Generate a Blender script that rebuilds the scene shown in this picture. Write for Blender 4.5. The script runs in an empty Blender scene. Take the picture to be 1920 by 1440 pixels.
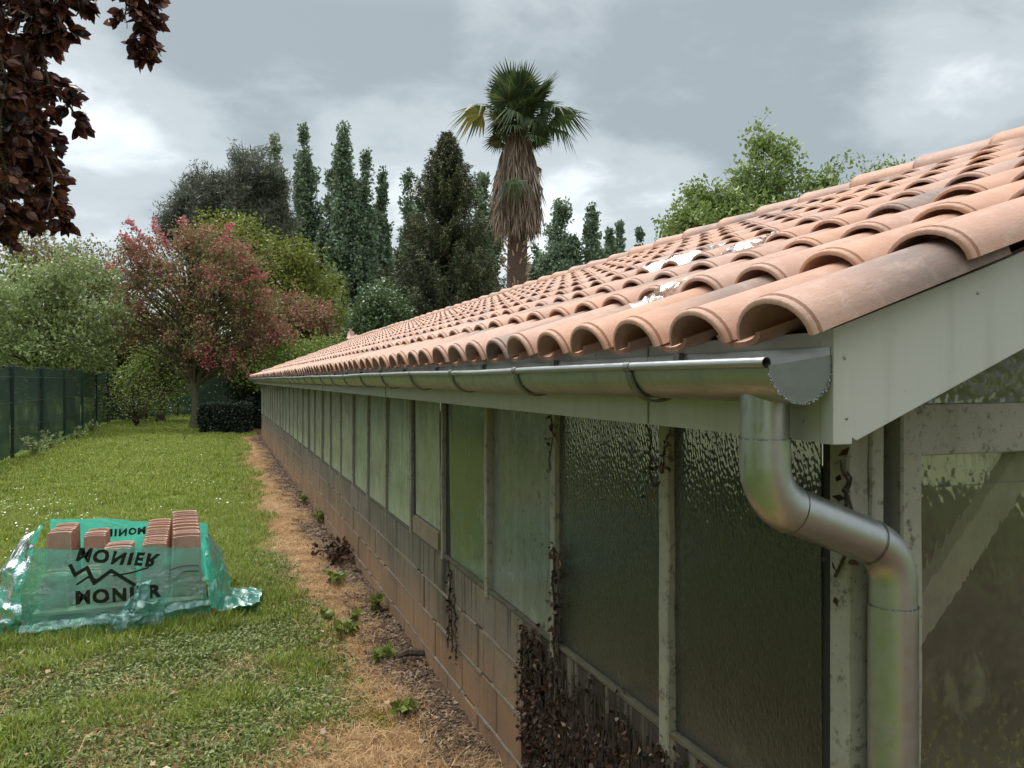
import bpy, math, random
import numpy as np
from mathutils import Vector, Matrix, noise as mnoise
random.seed(7); RNG = np.random.default_rng(7)
SC = bpy.context.scene; COL = SC.collection
PI = math.pi
# ------------------------------------------------------------------ camera
TH = math.radians(20.39); CT, ST = math.cos(TH), math.sin(TH); F = 1480.0; CH = 1.57
cam_d = bpy.data.cameras.new('camera'); cam = bpy.data.objects.new('camera', cam_d); COL.objects.link(cam)
cam.location = (0, 0, CH); cam.rotation_euler = (PI/2, 0, -TH)
cam_d.sensor_width = 36; cam_d.lens = 36*F/1920; cam_d.shift_y = -8/1920; cam_d.clip_start = .05; cam_d.clip_end = 2000
SC.camera = cam
# ------------------------------------------------------------------ world
SUN_EL, SUN_AZ = math.radians(60), math.radians(345)
w = bpy.data.worlds.new('World'); SC.world = w; w.use_nodes = True
nt = w.node_tree; N = nt.nodes; L = nt.links; N.clear()
def nd(t, **k):
    n = N.new(t)
    for a, b in k.items(): setattr(n, a, b)
    return n
def mth(op, a, b=None, c=None, clamp=False):
    n = nd('ShaderNodeMath', operation=op); n.use_clamp = clamp
    for i, v in enumerate((a, b, c)):
        if v is None: continue
        if isinstance(v, (int, float)): n.inputs[i].default_value = v
        else: L.new(v, n.inputs[i])
    return n.outputs[0]
out = nd('ShaderNodeOutputWorld'); bg = nd('ShaderNodeBackground'); bgc = nd('ShaderNodeBackground'); add = nd('ShaderNodeMixShader')
sky = nd('ShaderNodeTexSky', sky_type='NISHITA'); sky.sun_disc = False; sky.sun_elevation = SUN_EL; sky.sun_rotation = SUN_AZ
L.new(sky.outputs[0], bg.inputs[0]); bg.inputs[1].default_value = .10
tc = nd('ShaderNodeTexCoord'); sx = nd('ShaderNodeSeparateXYZ'); L.new(tc.outputs['Generated'], sx.inputs[0])
zz = mth('MAXIMUM', sx.outputs[2], 0.0); zd = mth('ADD', zz, .22)
cx = mth('DIVIDE', sx.outputs[0], zd); cy = mth('DIVIDE', sx.outputs[1], zd)
cmb = nd('ShaderNodeCombineXYZ'); L.new(cx, cmb.inputs[0]); L.new(cy, cmb.inputs[1])
def wnoise(scale, det, rough, dist, off):
    mp = nd('ShaderNodeMapping'); mp.inputs['Location'].default_value = off; L.new(cmb.outputs[0], mp.inputs[0])
    n = nd('ShaderNodeTexNoise'); n.inputs['Scale'].default_value = scale; n.inputs['Detail'].default_value = det
    n.inputs['Roughness'].default_value = rough; n.inputs['Distortion'].default_value = dist; L.new(mp.outputs[0], n.inputs[0]); return n.outputs[0]
n1 = wnoise(.85, 6, .50, .25, (3.1, 1.7, .4)); n2 = wnoise(2.6, 5, .55, .3, (7.3, 2.2, 1.4))
n3 = wnoise(6.5, 5, .6, .5, (1.3, 5.2, 2.4)); base = mth('ADD', mth('MULTIPLY', mth('ADD', mth('ADD', mth('MULTIPLY', n1, .58), mth('MULTIPLY', n2, .30)), mth('MULTIPLY', n3, .12)), 1.75), -.36)
def pixdir(px, py):
    X = (px-960)/F; Yd = -(py-712)/F
    v = Vector((X*CT+ST, -X*ST+CT, Yd)); return v.normalized()
def blob(px, py, wid, amt):
    d = pixdir(px, py); dn = nd('ShaderNodeVectorMath', operation='DOT_PRODUCT'); L.new(tc.outputs['Generated'], dn.inputs[0]); dn.inputs[1].default_value = d
    c = math.cos(wid); mr = nd('ShaderNodeMapRange', interpolation_type='SMOOTHERSTEP'); L.new(dn.outputs['Value'], mr.inputs[0])
    mr.inputs[1].default_value = c; mr.inputs[2].default_value = 1; mr.inputs[3].default_value = 0; mr.inputs[4].default_value = amt; return mr.outputs[0]
BLOBS = [(640,120,.30,-.17),(1290,200,.30,-.17),(420,230,.16,-.08),(200,330,.12,-.05),(1650,120,.26,-.08),(1150,320,.16,.02),
         (1000,40,.13,.12),(330,20,.22,.10),(170,430,.22,.10),(330,180,.10,.03),(740,330,.16,.06),(1500,380,.25,.06),(1180,440,.16,.10),(1850,60,.14,.04),(900,300,.22,.08)]
for b in BLOBS: base = mth('ADD', base, blob(*b))
rm = nd('ShaderNodeValToRGB'); L.new(base, rm.inputs[0]); e = rm.color_ramp; e.interpolation = 'EASE'
e.elements[0].position = .28; e.elements[0].color = (.180,.203,.212,1)
e.elements[1].position = .72; e.elements[1].color = (.48,.515,.52,1)
m_ = e.elements.new(.48); m_.color = (.275,.303,.312,1)
L.new(rm.outputs[0], bgc.inputs[0])
mr = nd('ShaderNodeMapRange'); L.new(sx.outputs[2], mr.inputs[0]); mr.inputs[1].default_value = .42; mr.inputs[2].default_value = 1.0
mr.inputs[3].default_value = 1.0; mr.inputs[4].default_value = 4.4; L.new(mr.outputs[0], bgc.inputs[1])
add.inputs[0].default_value = .93; L.new(bg.outputs[0], add.inputs[1]); L.new(bgc.outputs[0], add.inputs[2]); L.new(add.outputs[0], out.inputs[0])
sd = bpy.data.lights.new('sun', 'SUN'); sd.energy = 1.5; sd.angle = math.radians(25); sd.color = (1, .96, .9)
so = bpy.data.objects.new('sun', sd); COL.objects.link(so)
sdir = Vector((math.sin(SUN_AZ)*math.cos(SUN_EL), math.cos(SUN_AZ)*math.cos(SUN_EL), math.sin(SUN_EL)))
so.rotation_euler = sdir.to_track_quat('Z', 'Y').to_euler(); so.location = (0, 0, 30)
SC.view_settings.view_transform = 'Standard'; SC.view_settings.look = 'None'; SC.view_settings.gamma = 1; SC.view_settings.exposure = 1.15
SC.view_settings.use_curve_mapping = False
SC.cycles.max_bounces = 8; SC.cycles.transparent_max_bounces = 24; SC.cycles.transmission_bounces = 8

# ------------------------------------------------------------------ helpers
def at(px, Z, py=None):
    X = (px-960)/F*Z
    x, y = X*CT+Z*ST, -X*ST+Z*CT
    return (x, y) if py is None else (x, y, CH-(py-712)/F*Z)
def gnd(px, py): return at(px, F*CH/(py-712))
def tag(o, label=None, cat=None, group=None, kind=None):
    if label: o['label'] = label
    if cat: o['category'] = cat
    if group: o['group'] = group
    if kind: o['kind'] = kind
    return o
def thing(name, label, cat, loc=(0,0,0), rz=0, group=None):
    o = bpy.data.objects.new(name, None); COL.objects.link(o); o.location = loc; o.rotation_euler = (0,0,rz); o.empty_display_size = .1
    return tag(o, label, cat, group)
def link(name, me, parent=None, loc=(0,0,0), rot=(0,0,0)):
    o = bpy.data.objects.new(name, me); COL.objects.link(o); o.parent = parent; o.location = loc; o.rotation_euler = rot; return o
class MB:
    def __init__(s): s.v = []; s.f = []; s.uv = None
    def add(s, v, f):
        n = len(s.v); s.v += [tuple(p) for p in v]; s.f += [tuple(i+n for i in q) for q in f]
    def box(s, x0, x1, y0, y1, z0, z1, M=None):
        v = [Vector(p) for p in ((x0,y0,z0),(x1,y0,z0),(x1,y1,z0),(x0,y1,z0),(x0,y0,z1),(x1,y0,z1),(x1,y1,z1),(x0,y1,z1))]
        if M: v = [M@p for p in v]
        s.add(v, [(0,3,2,1),(4,5,6,7),(0,1,5,4),(1,2,6,5),(2,3,7,6),(3,0,4,7)])
    def prism_y(s, poly, y0, y1):       # poly = [(x,z)] extruded in y
        n = len(poly); v = [(x,y0,z) for x,z in poly]+[(x,y1,z) for x,z in poly]
        f = [tuple(range(n)), tuple(range(2*n-1,n-1,-1))]+[(i,(i+n),((i+1)%n)+n,(i+1)%n) for i in range(n)]
        s.add(v, f)
    def tube(s, pts, rad, n=6, cap=True):
        pts = [Vector(p) for p in pts]; rings = []
        up = Vector((0,0,1)); t0 = (pts[1]-pts[0]).normalized()
        if abs(t0.dot(up)) > .95: up = Vector((1,0,0))
        u = t0.cross(up).normalized()
        for i, p in enumerate(pts):
            t = (pts[min(i+1,len(pts)-1)]-pts[max(i-1,0)]).normalized()
            u = (u - t*u.dot(t)).normalized(); v = t.cross(u)
            r = rad[i] if hasattr(rad, '__len__') else rad
            rings.append([p+(u*math.cos(a)+v*math.sin(a))*r for a in (2*PI*k/n for k in range(n))])
        V = [q for R_ in rings for q in R_]; Fc = []
        for i in range(len(pts)-1):
            for k in range(n):
                a, b = i*n+k, i*n+(k+1) % n; Fc.append((a, b, b+n, a+n))
        if cap: Fc.append(tuple(range(n-1,-1,-1))); Fc.append(tuple((len(pts)-1)*n+k for k in range(n)))
        s.add(V, Fc)
    def build(s, name, m, parent=None, smooth=False, loc=(0,0,0), rot=(0,0,0), bevel=0):
        me = bpy.data.meshes.new(name); me.from_pydata(s.v, [], s.f); me.update()
        if m: me.materials.append(m)
        if smooth: me.shade_smooth(); me.set_sharp_from_angle(angle=math.radians(50))
        o = link(name, me, parent, loc, rot)
        if bevel:
            b = o.modifiers.new('bevel', 'BEVEL'); b.width = bevel; b.segments = 2; b.limit_method = 'ANGLE'
        return o
def np_mesh(name, V, Fq, mat, tone=None, nv=4, smooth=False):
    """V (n,3) floats, Fq (m,nv) ints, tone per face"""
    me = bpy.data.meshes.new(name); V = np.asarray(V, np.float32); Fq = np.asarray(Fq, np.int32)
    me.vertices.add(len(V)); me.vertices.foreach_set('co', V.ravel())
    me.loops.add(Fq.size); me.loops.foreach_set('vertex_index', Fq.ravel())
    me.polygons.add(len(Fq)); me.polygons.foreach_set('loop_start', np.arange(0, Fq.size, nv, dtype=np.int32))
    me.polygons.foreach_set('loop_total', np.full(len(Fq), nv, np.int32))
    me.update(calc_edges=True)
    if tone is not None:
        a = me.attributes.new('tone', 'FLOAT', 'FACE'); a.data.foreach_set('value', np.asarray(tone, np.float32))
    if mat: me.materials.append(mat)
    if smooth: me.shade_smooth()
    return me
def rand_dirs(n, zb=0.0):
    d = RNG.normal(size=(n,3)); d[:,2] += zb; return d/np.linalg.norm(d, axis=1)[:,None]
def leaves_arrays(C, size, axis=None, aspect=.5, fold=.15):
    """rhombus leaf per centre; axis = leaf long direction"""
    n = len(C); A = rand_dirs(n) if axis is None else axis
    R = rand_dirs(n); S = np.cross(A, R); S /= (np.linalg.norm(S, axis=1)[:,None]+1e-9); Nn = np.cross(S, A)
    size = np.broadcast_to(np.asarray(size, float), (n,))[:,None]
    b = C; t = C+A*size; mid = C+A*size*.45
    l = mid+S*size*aspect*.5+Nn*size*fold; r = mid-S*size*aspect*.5+Nn*size*fold
    V = np.stack([b, r, t, l], 1).reshape(-1,3); Fq = np.arange(4*n).reshape(n,4)
    return V, Fq
def spow(v, p): return math.copysign(abs(v)**p, v)

# ------------------------------------------------------------------ materials
def new_mat(name):
    m = bpy.data.materials.new(name); m.use_nodes = True; t = m.node_tree; return m, t, t.nodes['Principled BSDF'], t.nodes['Material Output']
class NT:
    def __init__(s, t): s.t = t
    def n(s, ty, ins=None, **k):
        x = s.t.nodes.new(ty)
        for a, b in k.items(): setattr(x, a, b)
        for i, v in (ins or {}).items():
            if hasattr(v, 'links'): s.t.links.new(v, x.inputs[i])
            else: x.inputs[i].default_value = v
        return x
    def l(s, a, b): s.t.links.new(a, b)
    def noise(s, vec, scale, det=4, rough=.55, dist=0): return s.n('ShaderNodeTexNoise', {'Vector': vec, 'Scale': scale, 'Detail': det, 'Roughness': rough, 'Distortion': dist}).outputs[0]
    def ramp(s, f, stops):
        r = s.n('ShaderNodeValToRGB', {0: f}); e = r.color_ramp
        while len(e.elements) < len(stops): e.elements.new(.5)
        for el, (p, c) in zip(e.elements, stops):
            el.position = p; el.color = (*c, 1) if len(c) == 3 else c
        return r.outputs[0]
    def mix(s, f, a, b, bt='MIX'):
        x = s.n('ShaderNodeMix', data_type='RGBA', blend_type=bt)
        for i, v in ((0, f), (6, a), (7, b)):
            if hasattr(v, 'links'): s.t.links.new(v, x.inputs[i])
            else: x.inputs[i].default_value = v if i == 0 or len(v) == 4 else (*v, 1)
        return x.outputs[2]
    def math(s, op, a, b=0.0, clamp=False):
        x = s.n('ShaderNodeMath', {0: a, 1: b}, operation=op); x.use_clamp = clamp; return x.outputs[0]
    def mr(s, f, a, b, c=0.0, d=1.0): return s.n('ShaderNodeMapRange', {0: f, 1: a, 2: b, 3: c, 4: d}).outputs[0]
    def bump(s, h, strength, dist=.01): return s.n('ShaderNodeBump', {'Height': h, 'Strength': strength, 'Distance': dist}).outputs[0]
    def pos(s): return s.n('ShaderNodeNewGeometry').outputs['Position']
    def obj(s): return s.n('ShaderNodeTexCoord').outputs['Object']
    def sep(s, v): return s.n('ShaderNodeSeparateXYZ', {0: v}).outputs
    def mapv(s, v, sc=(1,1,1)): return s.n('ShaderNodeMapping', {0: v, 3: sc}).outputs[0]
def simple(name, col, rough=.6, metal=0, var=.25, scale=8, bump=.2, bscale=60, bdist=.003, use='pos', spec=.5):
    m, t, b, o = new_mat(name); g = NT(t); p = g.pos() if use == 'pos' else g.obj()
    n = g.noise(p, scale, 5, .6)
    c = g.mix(n, tuple(x*(1-var) for x in col), tuple(min(1, x*(1+var)) for x in col)); g.l(c, b.inputs['Base Color'])
    b.inputs['Roughness'].default_value = rough; b.inputs['Metallic'].default_value = metal; b.inputs['Specular IOR Level'].default_value = spec
    if bump: g.l(g.bump(g.noise(p, bscale, 4), bump, bdist), b.inputs['Normal'])
    return m
def leaf_mat(name, stops, rough=.5, trans=.3, spec=.3):
    m, t, b, o = new_mat(name); g = NT(t)
    a = g.n('ShaderNodeAttribute', attribute_name='tone').outputs['Fac']; c = g.ramp(a, stops); g.l(c, b.inputs['Base Color'])
    b.inputs['Roughness'].default_value = rough; b.inputs['Specular IOR Level'].default_value = spec
    tr = g.n('ShaderNodeBsdfTranslucent', {0: c}); mx = g.n('ShaderNodeMixShader', {0: trans, 1: b.outputs[0], 2: tr.outputs[0]}); g.l(mx.outputs[0], o.inputs[0])
    return m
def tile_mat(name, objattr):
    m, t, b, o = new_mat(name); g = NT(t)
    a = g.n('ShaderNodeAttribute', attribute_name='tone', attribute_type='OBJECT' if objattr else 'GEOMETRY').outputs['Fac']
    rs = [g.math('FRACT', g.math('MULTIPLY', a, k)) for k in (7.131, 3.717, 1.913)]
    uv = g.n('ShaderNodeUVMap').outputs[0]; us = g.sep(uv); p = g.pos()
    c = g.ramp(rs[0], [(0, (.42,.26,.20)), (.3, (.46,.25,.165)), (.55, (.49,.27,.175)), (.8, (.44,.27,.21)), (1, (.47,.28,.20))])
    n = g.noise(p, 9, 5, .6); c = g.mix(g.mr(n, .35, .7), c, g.mix(1, c, (.86,.80,.78), 'MULTIPLY'))
    # flamed darkening near the head, only on some tiles
    st = g.mr(rs[1], .50, .95); hd = g.mr(us[1], .12, .60); sg = g.mr(g.noise(g.mapv(p, (3,3,3)), 2.5, 3), .3, .5, .35, 1.3)
    fl = g.math('MULTIPLY', g.math('MULTIPLY', st, hd), sg, True)
    dk = g.mr(rs[2], 0, 1, .45, 1.0)
    c = g.mix(g.math('MULTIPLY', fl, dk), c, (.13,.105,.095))
    alld = g.mr(rs[2], .955, .99); c = g.mix(g.math('MULTIPLY', alld, .65), c, (.12,.095,.085))
    # pale dusty bloom
    c = g.mix(g.math('MULTIPLY', g.mr(g.noise(p, 26, 4, .65), .5, .75), .28), c, (.62,.46,.38)); c = g.mix(g.mr(g.noise(p, 95, 4, .7), .60, .74, 0, .45), c, (.20,.12,.085)); c = g.mix(g.mr(g.noise(g.mapv(p, (1,5,1)), 5, 4), .58, .75, 0, .35), c, (.30,.17,.12))
    g.l(c, b.inputs['Base Color']); b.inputs['Roughness'].default_value = .62; b.inputs['Specular IOR Level'].default_value = .4
    h = g.noise(p, 260, 3, .6); h2 = g.noise(g.mapv(p, (1,3,1)), 60, 3)
    g.l(g.bump(g.math('ADD', g.math('MULTIPLY', h, .9), h2), .42, .0026), b.inputs['Normal']); return m
M = {}
M['tile'] = tile_mat('terracotta_glazed_part', True); M['tile_s'] = tile_mat('terracotta_joined', False)
def fascia_mat():
    m, t, b, o = new_mat('cream_pvc'); g = NT(t); p = g.pos()
    n = g.noise(p, 2.2, 5); c = g.mix(n, (.39,.395,.355), (.475,.475,.435))
    st = g.noise(g.mapv(p, (14,14,1.2)), 1.5, 4); c = g.mix(g.math('MULTIPLY', g.mr(st, .5, .8), .35), c, (.22,.225,.17)); c = g.mix(g.mr(g.noise(p, 70, 3, .6), .68, .76, 0, .5), c, (.12,.115,.08))
    g.l(c, b.inputs['Base Color']); b.inputs['Roughness'].default_value = .42; g.l(g.bump(g.noise(p, 300, 2), .12, .0008), b.inputs['Normal']); return m
M['fascia'] = fascia_mat()
def zinc(name, base=(.52,.55,.56), rough=.30):
    m, t, b, o = new_mat(name); g = NT(t); p = g.obj()
    sp = g.n('ShaderNodeTexVoronoi', {'Vector': p, 'Scale': 55.0}).outputs['Color']; v = g.sep(sp)[0]
    n = g.noise(p, 7, 5, .65); c = g.mix(g.math('MULTIPLY', v, .25), base, tuple(x*.75 for x in base)); c = g.mix(g.mr(n, .55, .8, 0, .5), c, (.22,.24,.23))
    g.l(c, b.inputs['Base Color']); b.inputs['Metallic'].default_value = .95
    g.l(g.mr(g.math('ADD', n, g.math('MULTIPLY', v, .3)), .3, 1.0, rough-.1, rough+.18), b.inputs['Roughness'])
    g.l(g.bump(g.noise(g.mapv(p, (1,.2,1)), 9, 2), .12, .002), b.inputs['Normal']); return m
M['zinc'] = zinc('galvanised_zinc', (.43,.435,.43), .36); M['zinc_cap'] = zinc('dull_zinc', (.24,.255,.25), .42); M['zinc_dark'] = zinc('bracket_steel', (.25,.25,.235), .42)
M['solder'] = simple('solder', (.26,.27,.27), .35, .9, .5, 90, .9, 160, .006)
def post_mat():
    m, t, b, o = new_mat('weathered_white_post'); g = NT(t); p = g.pos()
    c = g.mix(g.noise(p, 12, 5), (.20,.195,.145), (.31,.30,.235)); d = g.mr(g.noise(p, 38, 6, .7), .54, .66); c = g.mix(g.math('MULTIPLY', d, .8), c, (.055,.045,.03))
    c = g.mix(g.mr(g.noise(g.mapv(p, (8,8,.8)), 2, 4), .55, .75, 0, .5), c, (.16,.15,.09))
    g.l(c, b.inputs['Base Color']); b.inputs['Roughness'].default_value = .8; g.l(g.bump(g.noise(p, 90, 5), .5, .003), b.inputs['Normal']); return m
M['post'] = post_mat(); M['old_board'] = simple('old_board', (.22,.17,.11), .85, var=.5, scale=12, bump=.6)
def glass_mat(name, dirt, dcol, hs=95.0, rough=.16, bst=.55, tint=(.62,.74,.6), moss=False):
    m, t, b, o = new_mat(name); g = NT(t); p = g.pos()
    b.inputs['Base Color'].default_value = (*tint, 1); b.inputs['Transmission Weight'].default_value = 1; b.inputs['IOR'].default_value = 1.48
    b.inputs['Roughness'].default_value = rough
    v = g.n('ShaderNodeTexVoronoi', {'Vector': g.mapv(p, (1,1,.62)), 'Scale': hs, 'Smoothness': .7}, feature='SMOOTH_F1').outputs[0]
    bp = g.bump(g.math('ADD', v, g.math('MULTIPLY', g.noise(p, 6, 3), .6)), bst, .004); g.l(bp, b.inputs['Normal'])
    dn = g.noise(p, 3.0, 6, .65); dz = g.noise(g.mapv(p, (9,9,.8)), 2.2, 4); f = g.mr(g.math('ADD', g.math('MULTIPLY', dn, .6), g.math('MULTIPLY', dz, .4)), .35, .7, dirt*.55, min(1, dirt*1.35))
    if moss: mo = g.math('MULTIPLY', g.mr(g.noise(p, 60, 6, .75, .4), .50, .58), g.mr(g.math('ADD', g.sep(p)[2], g.math('MULTIPLY', g.noise(p, 5, 3), .5)), 1.35, .95, 0, 1), True)
    sp = g.mr(g.noise(p, 55, 3, .6), .70, .76, 0, .8); zc = g.sep(p)[2]; low = g.mr(zc, .66, .86, .35, 0)
    f = g.math('MAXIMUM', g.math('ADD', f, low, True), sp)
    dc = g.mix(g.noise(p, 14, 4), tuple(x*.7 for x in dcol), tuple(x*1.3 for x in dcol)); dc = g.mix(g.mr(g.noise(p, 24, 5, .7), .58, .7), dc, (.04,.037,.02)); sm = g.mr(g.noise(g.mapv(p, (1.6,1.6,1)), 4.2, 5, .6, .8), .60, .72, 0, .5); f = g.math('ADD', f, sm, True)
    if moss: f = g.math('MAXIMUM', f, g.math('MULTIPLY', mo, .9)); dc = g.mix(mo, dc, g.mix(g.noise(p, 30, 4, .7), (.08,.07,.02), (.30,.25,.08)))
    d = g.n('ShaderNodeBsdfPrincipled', {'Base Color': dc, 'Roughness': .38, 'Specular IOR Level': .5}); g.l(bp, d.inputs['Normal'])
    mx = g.n('ShaderNodeMixShader', {0: f, 1: b.outputs[0], 2: d.outputs[0]}); g.l(mx.outputs[0], o.inputs[0]); return m
M['glass'] = glass_mat('hammered_glass', .22, (.075,.075,.066), hs=115, rough=.10, bst=.40, tint=(.90,.88,.84))
M['glass_pale'] = glass_mat('pale_dirty_glass', .78, (.34,.36,.27), rough=.14, bst=.12)
M['glass_mid'] = glass_mat('half_milky_glass', .56, (.22,.245,.20), rough=.10, bst=.2); M['glass_green'] = glass_mat('clearer_pane', .42, (.20,.25,.13), rough=.10, bst=.10)
M['glass_gable'] = glass_mat('mossy_glass', .34, (.16,.15,.10), hs=55, rough=.07, bst=.5, tint=(.95,.94,.86), moss=True)
def far_glass():
    m, t, b, o = new_mat('frosted_glass'); g = NT(t); p = g.pos(); c = g.mix(g.noise(p, 3, 5), (.62,.61,.50), (.92,.90,.80)); tl = g.n('ShaderNodeBsdfTranslucent', {0: c}); g.l(c, b.inputs['Base Color']); b.inputs['Roughness'].default_value = .3
    mx = g.n('ShaderNodeMixShader', {0: .85, 1: b.outputs[0], 2: tl.outputs[0]}); g.l(mx.outputs[0], o.inputs[0]); return m
M['glass_far'] = far_glass()
def block_mat():
    m, t, b, o = new_mat('concrete_block'); g = NT(t); p = g.pos(); z = g.sep(p)[2]
    r = g.n('ShaderNodeObjectInfo').outputs['Random']
    c = g.mix(g.noise(p, 5, 6, .65), (.14,.122,.09), (.285,.245,.185)); c = g.mix(g.mr(r, 0, 1, 0, .22), c, (.13,.115,.09))
    zz = g.math('ADD', z, g.math('MULTIPLY', g.noise(p, 2.2, 4), -.35)); c = g.mix(g.mr(zz, -.02, .34, .75, 0), c, (.36,.20,.11))
    st = g.mr(g.noise(g.mapv(p, (22,22,.9)), 1.2, 5, .6), .52, .64, 0, .8); top = g.mr(z, .20, .62, .25, 1); c = g.mix(g.math('MULTIPLY', st, top), c, (.045,.04,.032))
    c = g.mix(g.mr(g.noise(p, 120, 4, .7), .60, .72, 0, .7), c, (.055,.045,.035)); c = g.mix(g.mr(g.noise(p, 1.7, 6, .7), .42, .68, 0, .55), c, (.085,.075,.055))
    yv = g.sep(p)[1]; nr = g.mr(g.math('ADD', yv, g.math('MULTIPLY', g.noise(g.mapv(p, (1,1,.4)), 6, 4), .5)), 2.95, 3.1, 1, 0); sv = g.mr(g.noise(g.mapv(p, (14,14,.7)), 1.6, 5, .65), .40, .52)
    c = g.mix(g.math('MULTIPLY', g.math('MULTIPLY', nr, sv), .82), c, (.022,.018,.014)); dr = g.math('MULTIPLY', g.mr(g.math('ABSOLUTE', g.math('SUBTRACT', g.math('ADD', yv, g.math('MULTIPLY', g.noise(g.mapv(p, (1,1,2)), 5, 4), .12)), 4.02)), .02, .10, .85, 0), g.mr(z, .15, .55)); c = g.mix(dr, c, (.02,.018,.014))
    g.l(c, b.inputs['Base Color']); b.inputs['Roughness'].default_value = .93; b.inputs['Specular IOR Level'].default_value = .2
    g.l(g.bump(g.math('ADD', g.noise(p, 150, 5, .7), g.math('MULTIPLY', g.noise(p, 28, 4), .8)), .7, .005), b.inputs['Normal']); return m
M['block'] = block_mat(); M['mortar_dark'] = simple('dark_mortar', (.05,.042,.032), .95, bump=.5); M['mortar'] = simple('mortar', (.26,.22,.165), .95, var=.4, scale=14, bump=.8, bscale=90, bdist=.006, spec=.2)  # the mortar bed has a darker mortar than the bed joints
M['dark_wood'] = simple('dark_roof_wood', (.10,.075,.05), .85); M['soil_in'] = simple('inner_floor', (.06,.05,.035), .95)
M['brace'] = simple('white_brace', (.60,.60,.52), .7)
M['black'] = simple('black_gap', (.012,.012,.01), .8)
def ground_mat():
    m, t, b, o = new_mat('lawn_ground'); g = NT(t); p = g.pos(); s = g.sep(p)
    wob = g.math('MULTIPLY', g.math('SUBTRACT', g.noise(p, 1.3, 5, .6), .5), .9); x = g.math('ADD', s[0], wob)
    lawn = g.ramp(g.noise(p, .8, 6, .65), [(.3, (.08,.12,.022)), (.5, (.13,.18,.03)), (.7, (.19,.22,.045))])
    fine = g.noise(p, 40, 4, .7); lawn = g.mix(g.mr(fine, .4, .7), lawn, (.065,.085,.02))
    soil = g.mix(g.noise(p, 30, 5, .7), (.075,.045,.028), (.18,.115,.075)); straw = g.mix(g.noise(p, 22, 5, .7), (.26,.145,.065), (.42,.25,.115))
    c = g.mix(g.mr(x, .38, .62), lawn, straw); c = g.mix(g.mr(x, .82, .98), c, soil)
    far = g.mr(x, 5.5, 6.5); c = g.mix(far, c, lawn)
    bare = g.mr(g.noise(p, 1.7, 4), .60, .72, 0, .7); c = g.mix(bare, c, g.mix(.5, soil, lawn))
    g.l(c, b.inputs['Base Color']); b.inputs['Roughness'].default_value = .95; b.inputs['Specular IOR Level'].default_value = .15
    g.l(g.bump(g.math('ADD', fine, g.math('MULTIPLY', g.noise(p, 9, 4), 1.5)), .8, .03), b.inputs['Normal']); return m
M['ground'] = ground_mat()
M['bark'] = simple('bark', (.095,.075,.055), .9, var=.5, scale=9, bump=.9, bscale=35, bdist=.02, spec=.2)
M['bark_moss'] = simple('mossy_bark', (.13,.12,.07), .9, var=.5, scale=12, bump=.9, bscale=35, bdist=.02, spec=.2)

# ------------------------------------------------------------------ ground
nx = 90; gx = np.sort(np.concatenate([np.linspace(-6, 8, 70), -6-np.geomspace(.5, 700, 28), 8+np.geomspace(.5, 700, 28)]))
gy = np.sort(np.concatenate([np.linspace(-3, 30, 150), -3-np.geomspace(.5, 300, 16), 30+np.geomspace(.5, 900, 30)]))
def gz(x, y):
    v = .025*math.sin(x*1.3+.5)*math.cos(y*.7)+.02*math.sin(x*2.9+y*1.9)
    if x > .7: v *= max(0, (1.0-x)/.3)
    v += .03*mnoise.noise((x*1.5, y*1.5, .3))*(1 if x < .9 else 0)
    return v-.02 if x < 1.0 else -.02
V = [(x, y, gz(x, y)) for y in gy for x in gx]; nxg = len(gx)
Fg = [(j*nxg+i, j*nxg+i+1, (j+1)*nxg+i+1, (j+1)*nxg+i) for j in range(len(gy)-1) for i in range(nxg-1)]
me = np_mesh('ground', V, Fg, M['ground'], smooth=True); tag(link('ground', me), kind='structure')

# ------------------------------------------------------------------ greenhouse
AW, SG, SE = 1.10, 1.155, 22.6          # side wall face x, near gable y, far end y
AR, AE = 3.60, .85                      # ridge x, eave x
XO = 2*AR-AW                            # opposite side wall
PIT = .375; ROW = .31; NR = 9; NC = 99; CS = .227; S0 = 1.047
GH = thing('greenhouse', 'long low greenhouse with terracotta tiled roof and dirty glass side wall', 'greenhouse', (AW, SG, 0))
gl = Vector(GH.location)
def gp(name, mb, m, **k):
    o = mb.build(name, m, GH, **k); o.location = -gl; return o
# concrete blocks
ZS = .649; CHT = .195
mb = MB(); mb.box(AW+.012, AW+.15, SG+.012, SE-.01, -.3, ZS-.004); mb.box(AW+.15, XO-.15, SG+.012, SG+.15, -.3, ZS-.004)
mb.box(AW+.15, XO-.15, SE-.15, SE-.012, -.3, ZS-.004); mb.box(XO-.15, XO-.012, SG+.012, SE-.01, -.3, ZS-.004); gp('mortar_bed', mb, M['mortar_dark'])
def blockmesh(ln):
    b = MB(); g_ = .006; n = 1
    b.box(0, .06, g_, ln-g_, g_, CHT-g_); me = bpy.data.meshes.new('block'); me.from_pydata(b.v, [], b.f); me.materials.append(M['block']); me.update(); return me
full, half = blockmesh(.5), blockmesh(.25)
def bev(o, w_): b = o.modifiers.new('bevel', 'BEVEL'); b.width = w_; b.segments = 1
nb = 0
for c in range(4):
    y = SG; first = (c % 2 == 1); z = ZS-(c+1)*CHT
    while y < SE-.1:
        mh = half if first or SE-y < .45 else full; ln = .25 if mh is half else .5
        o = link('block', mh, GH); o.location = Vector((AW+random.uniform(-.003, .003), y, z))-gl; y += ln; first = False; bev(o, .004)
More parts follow.
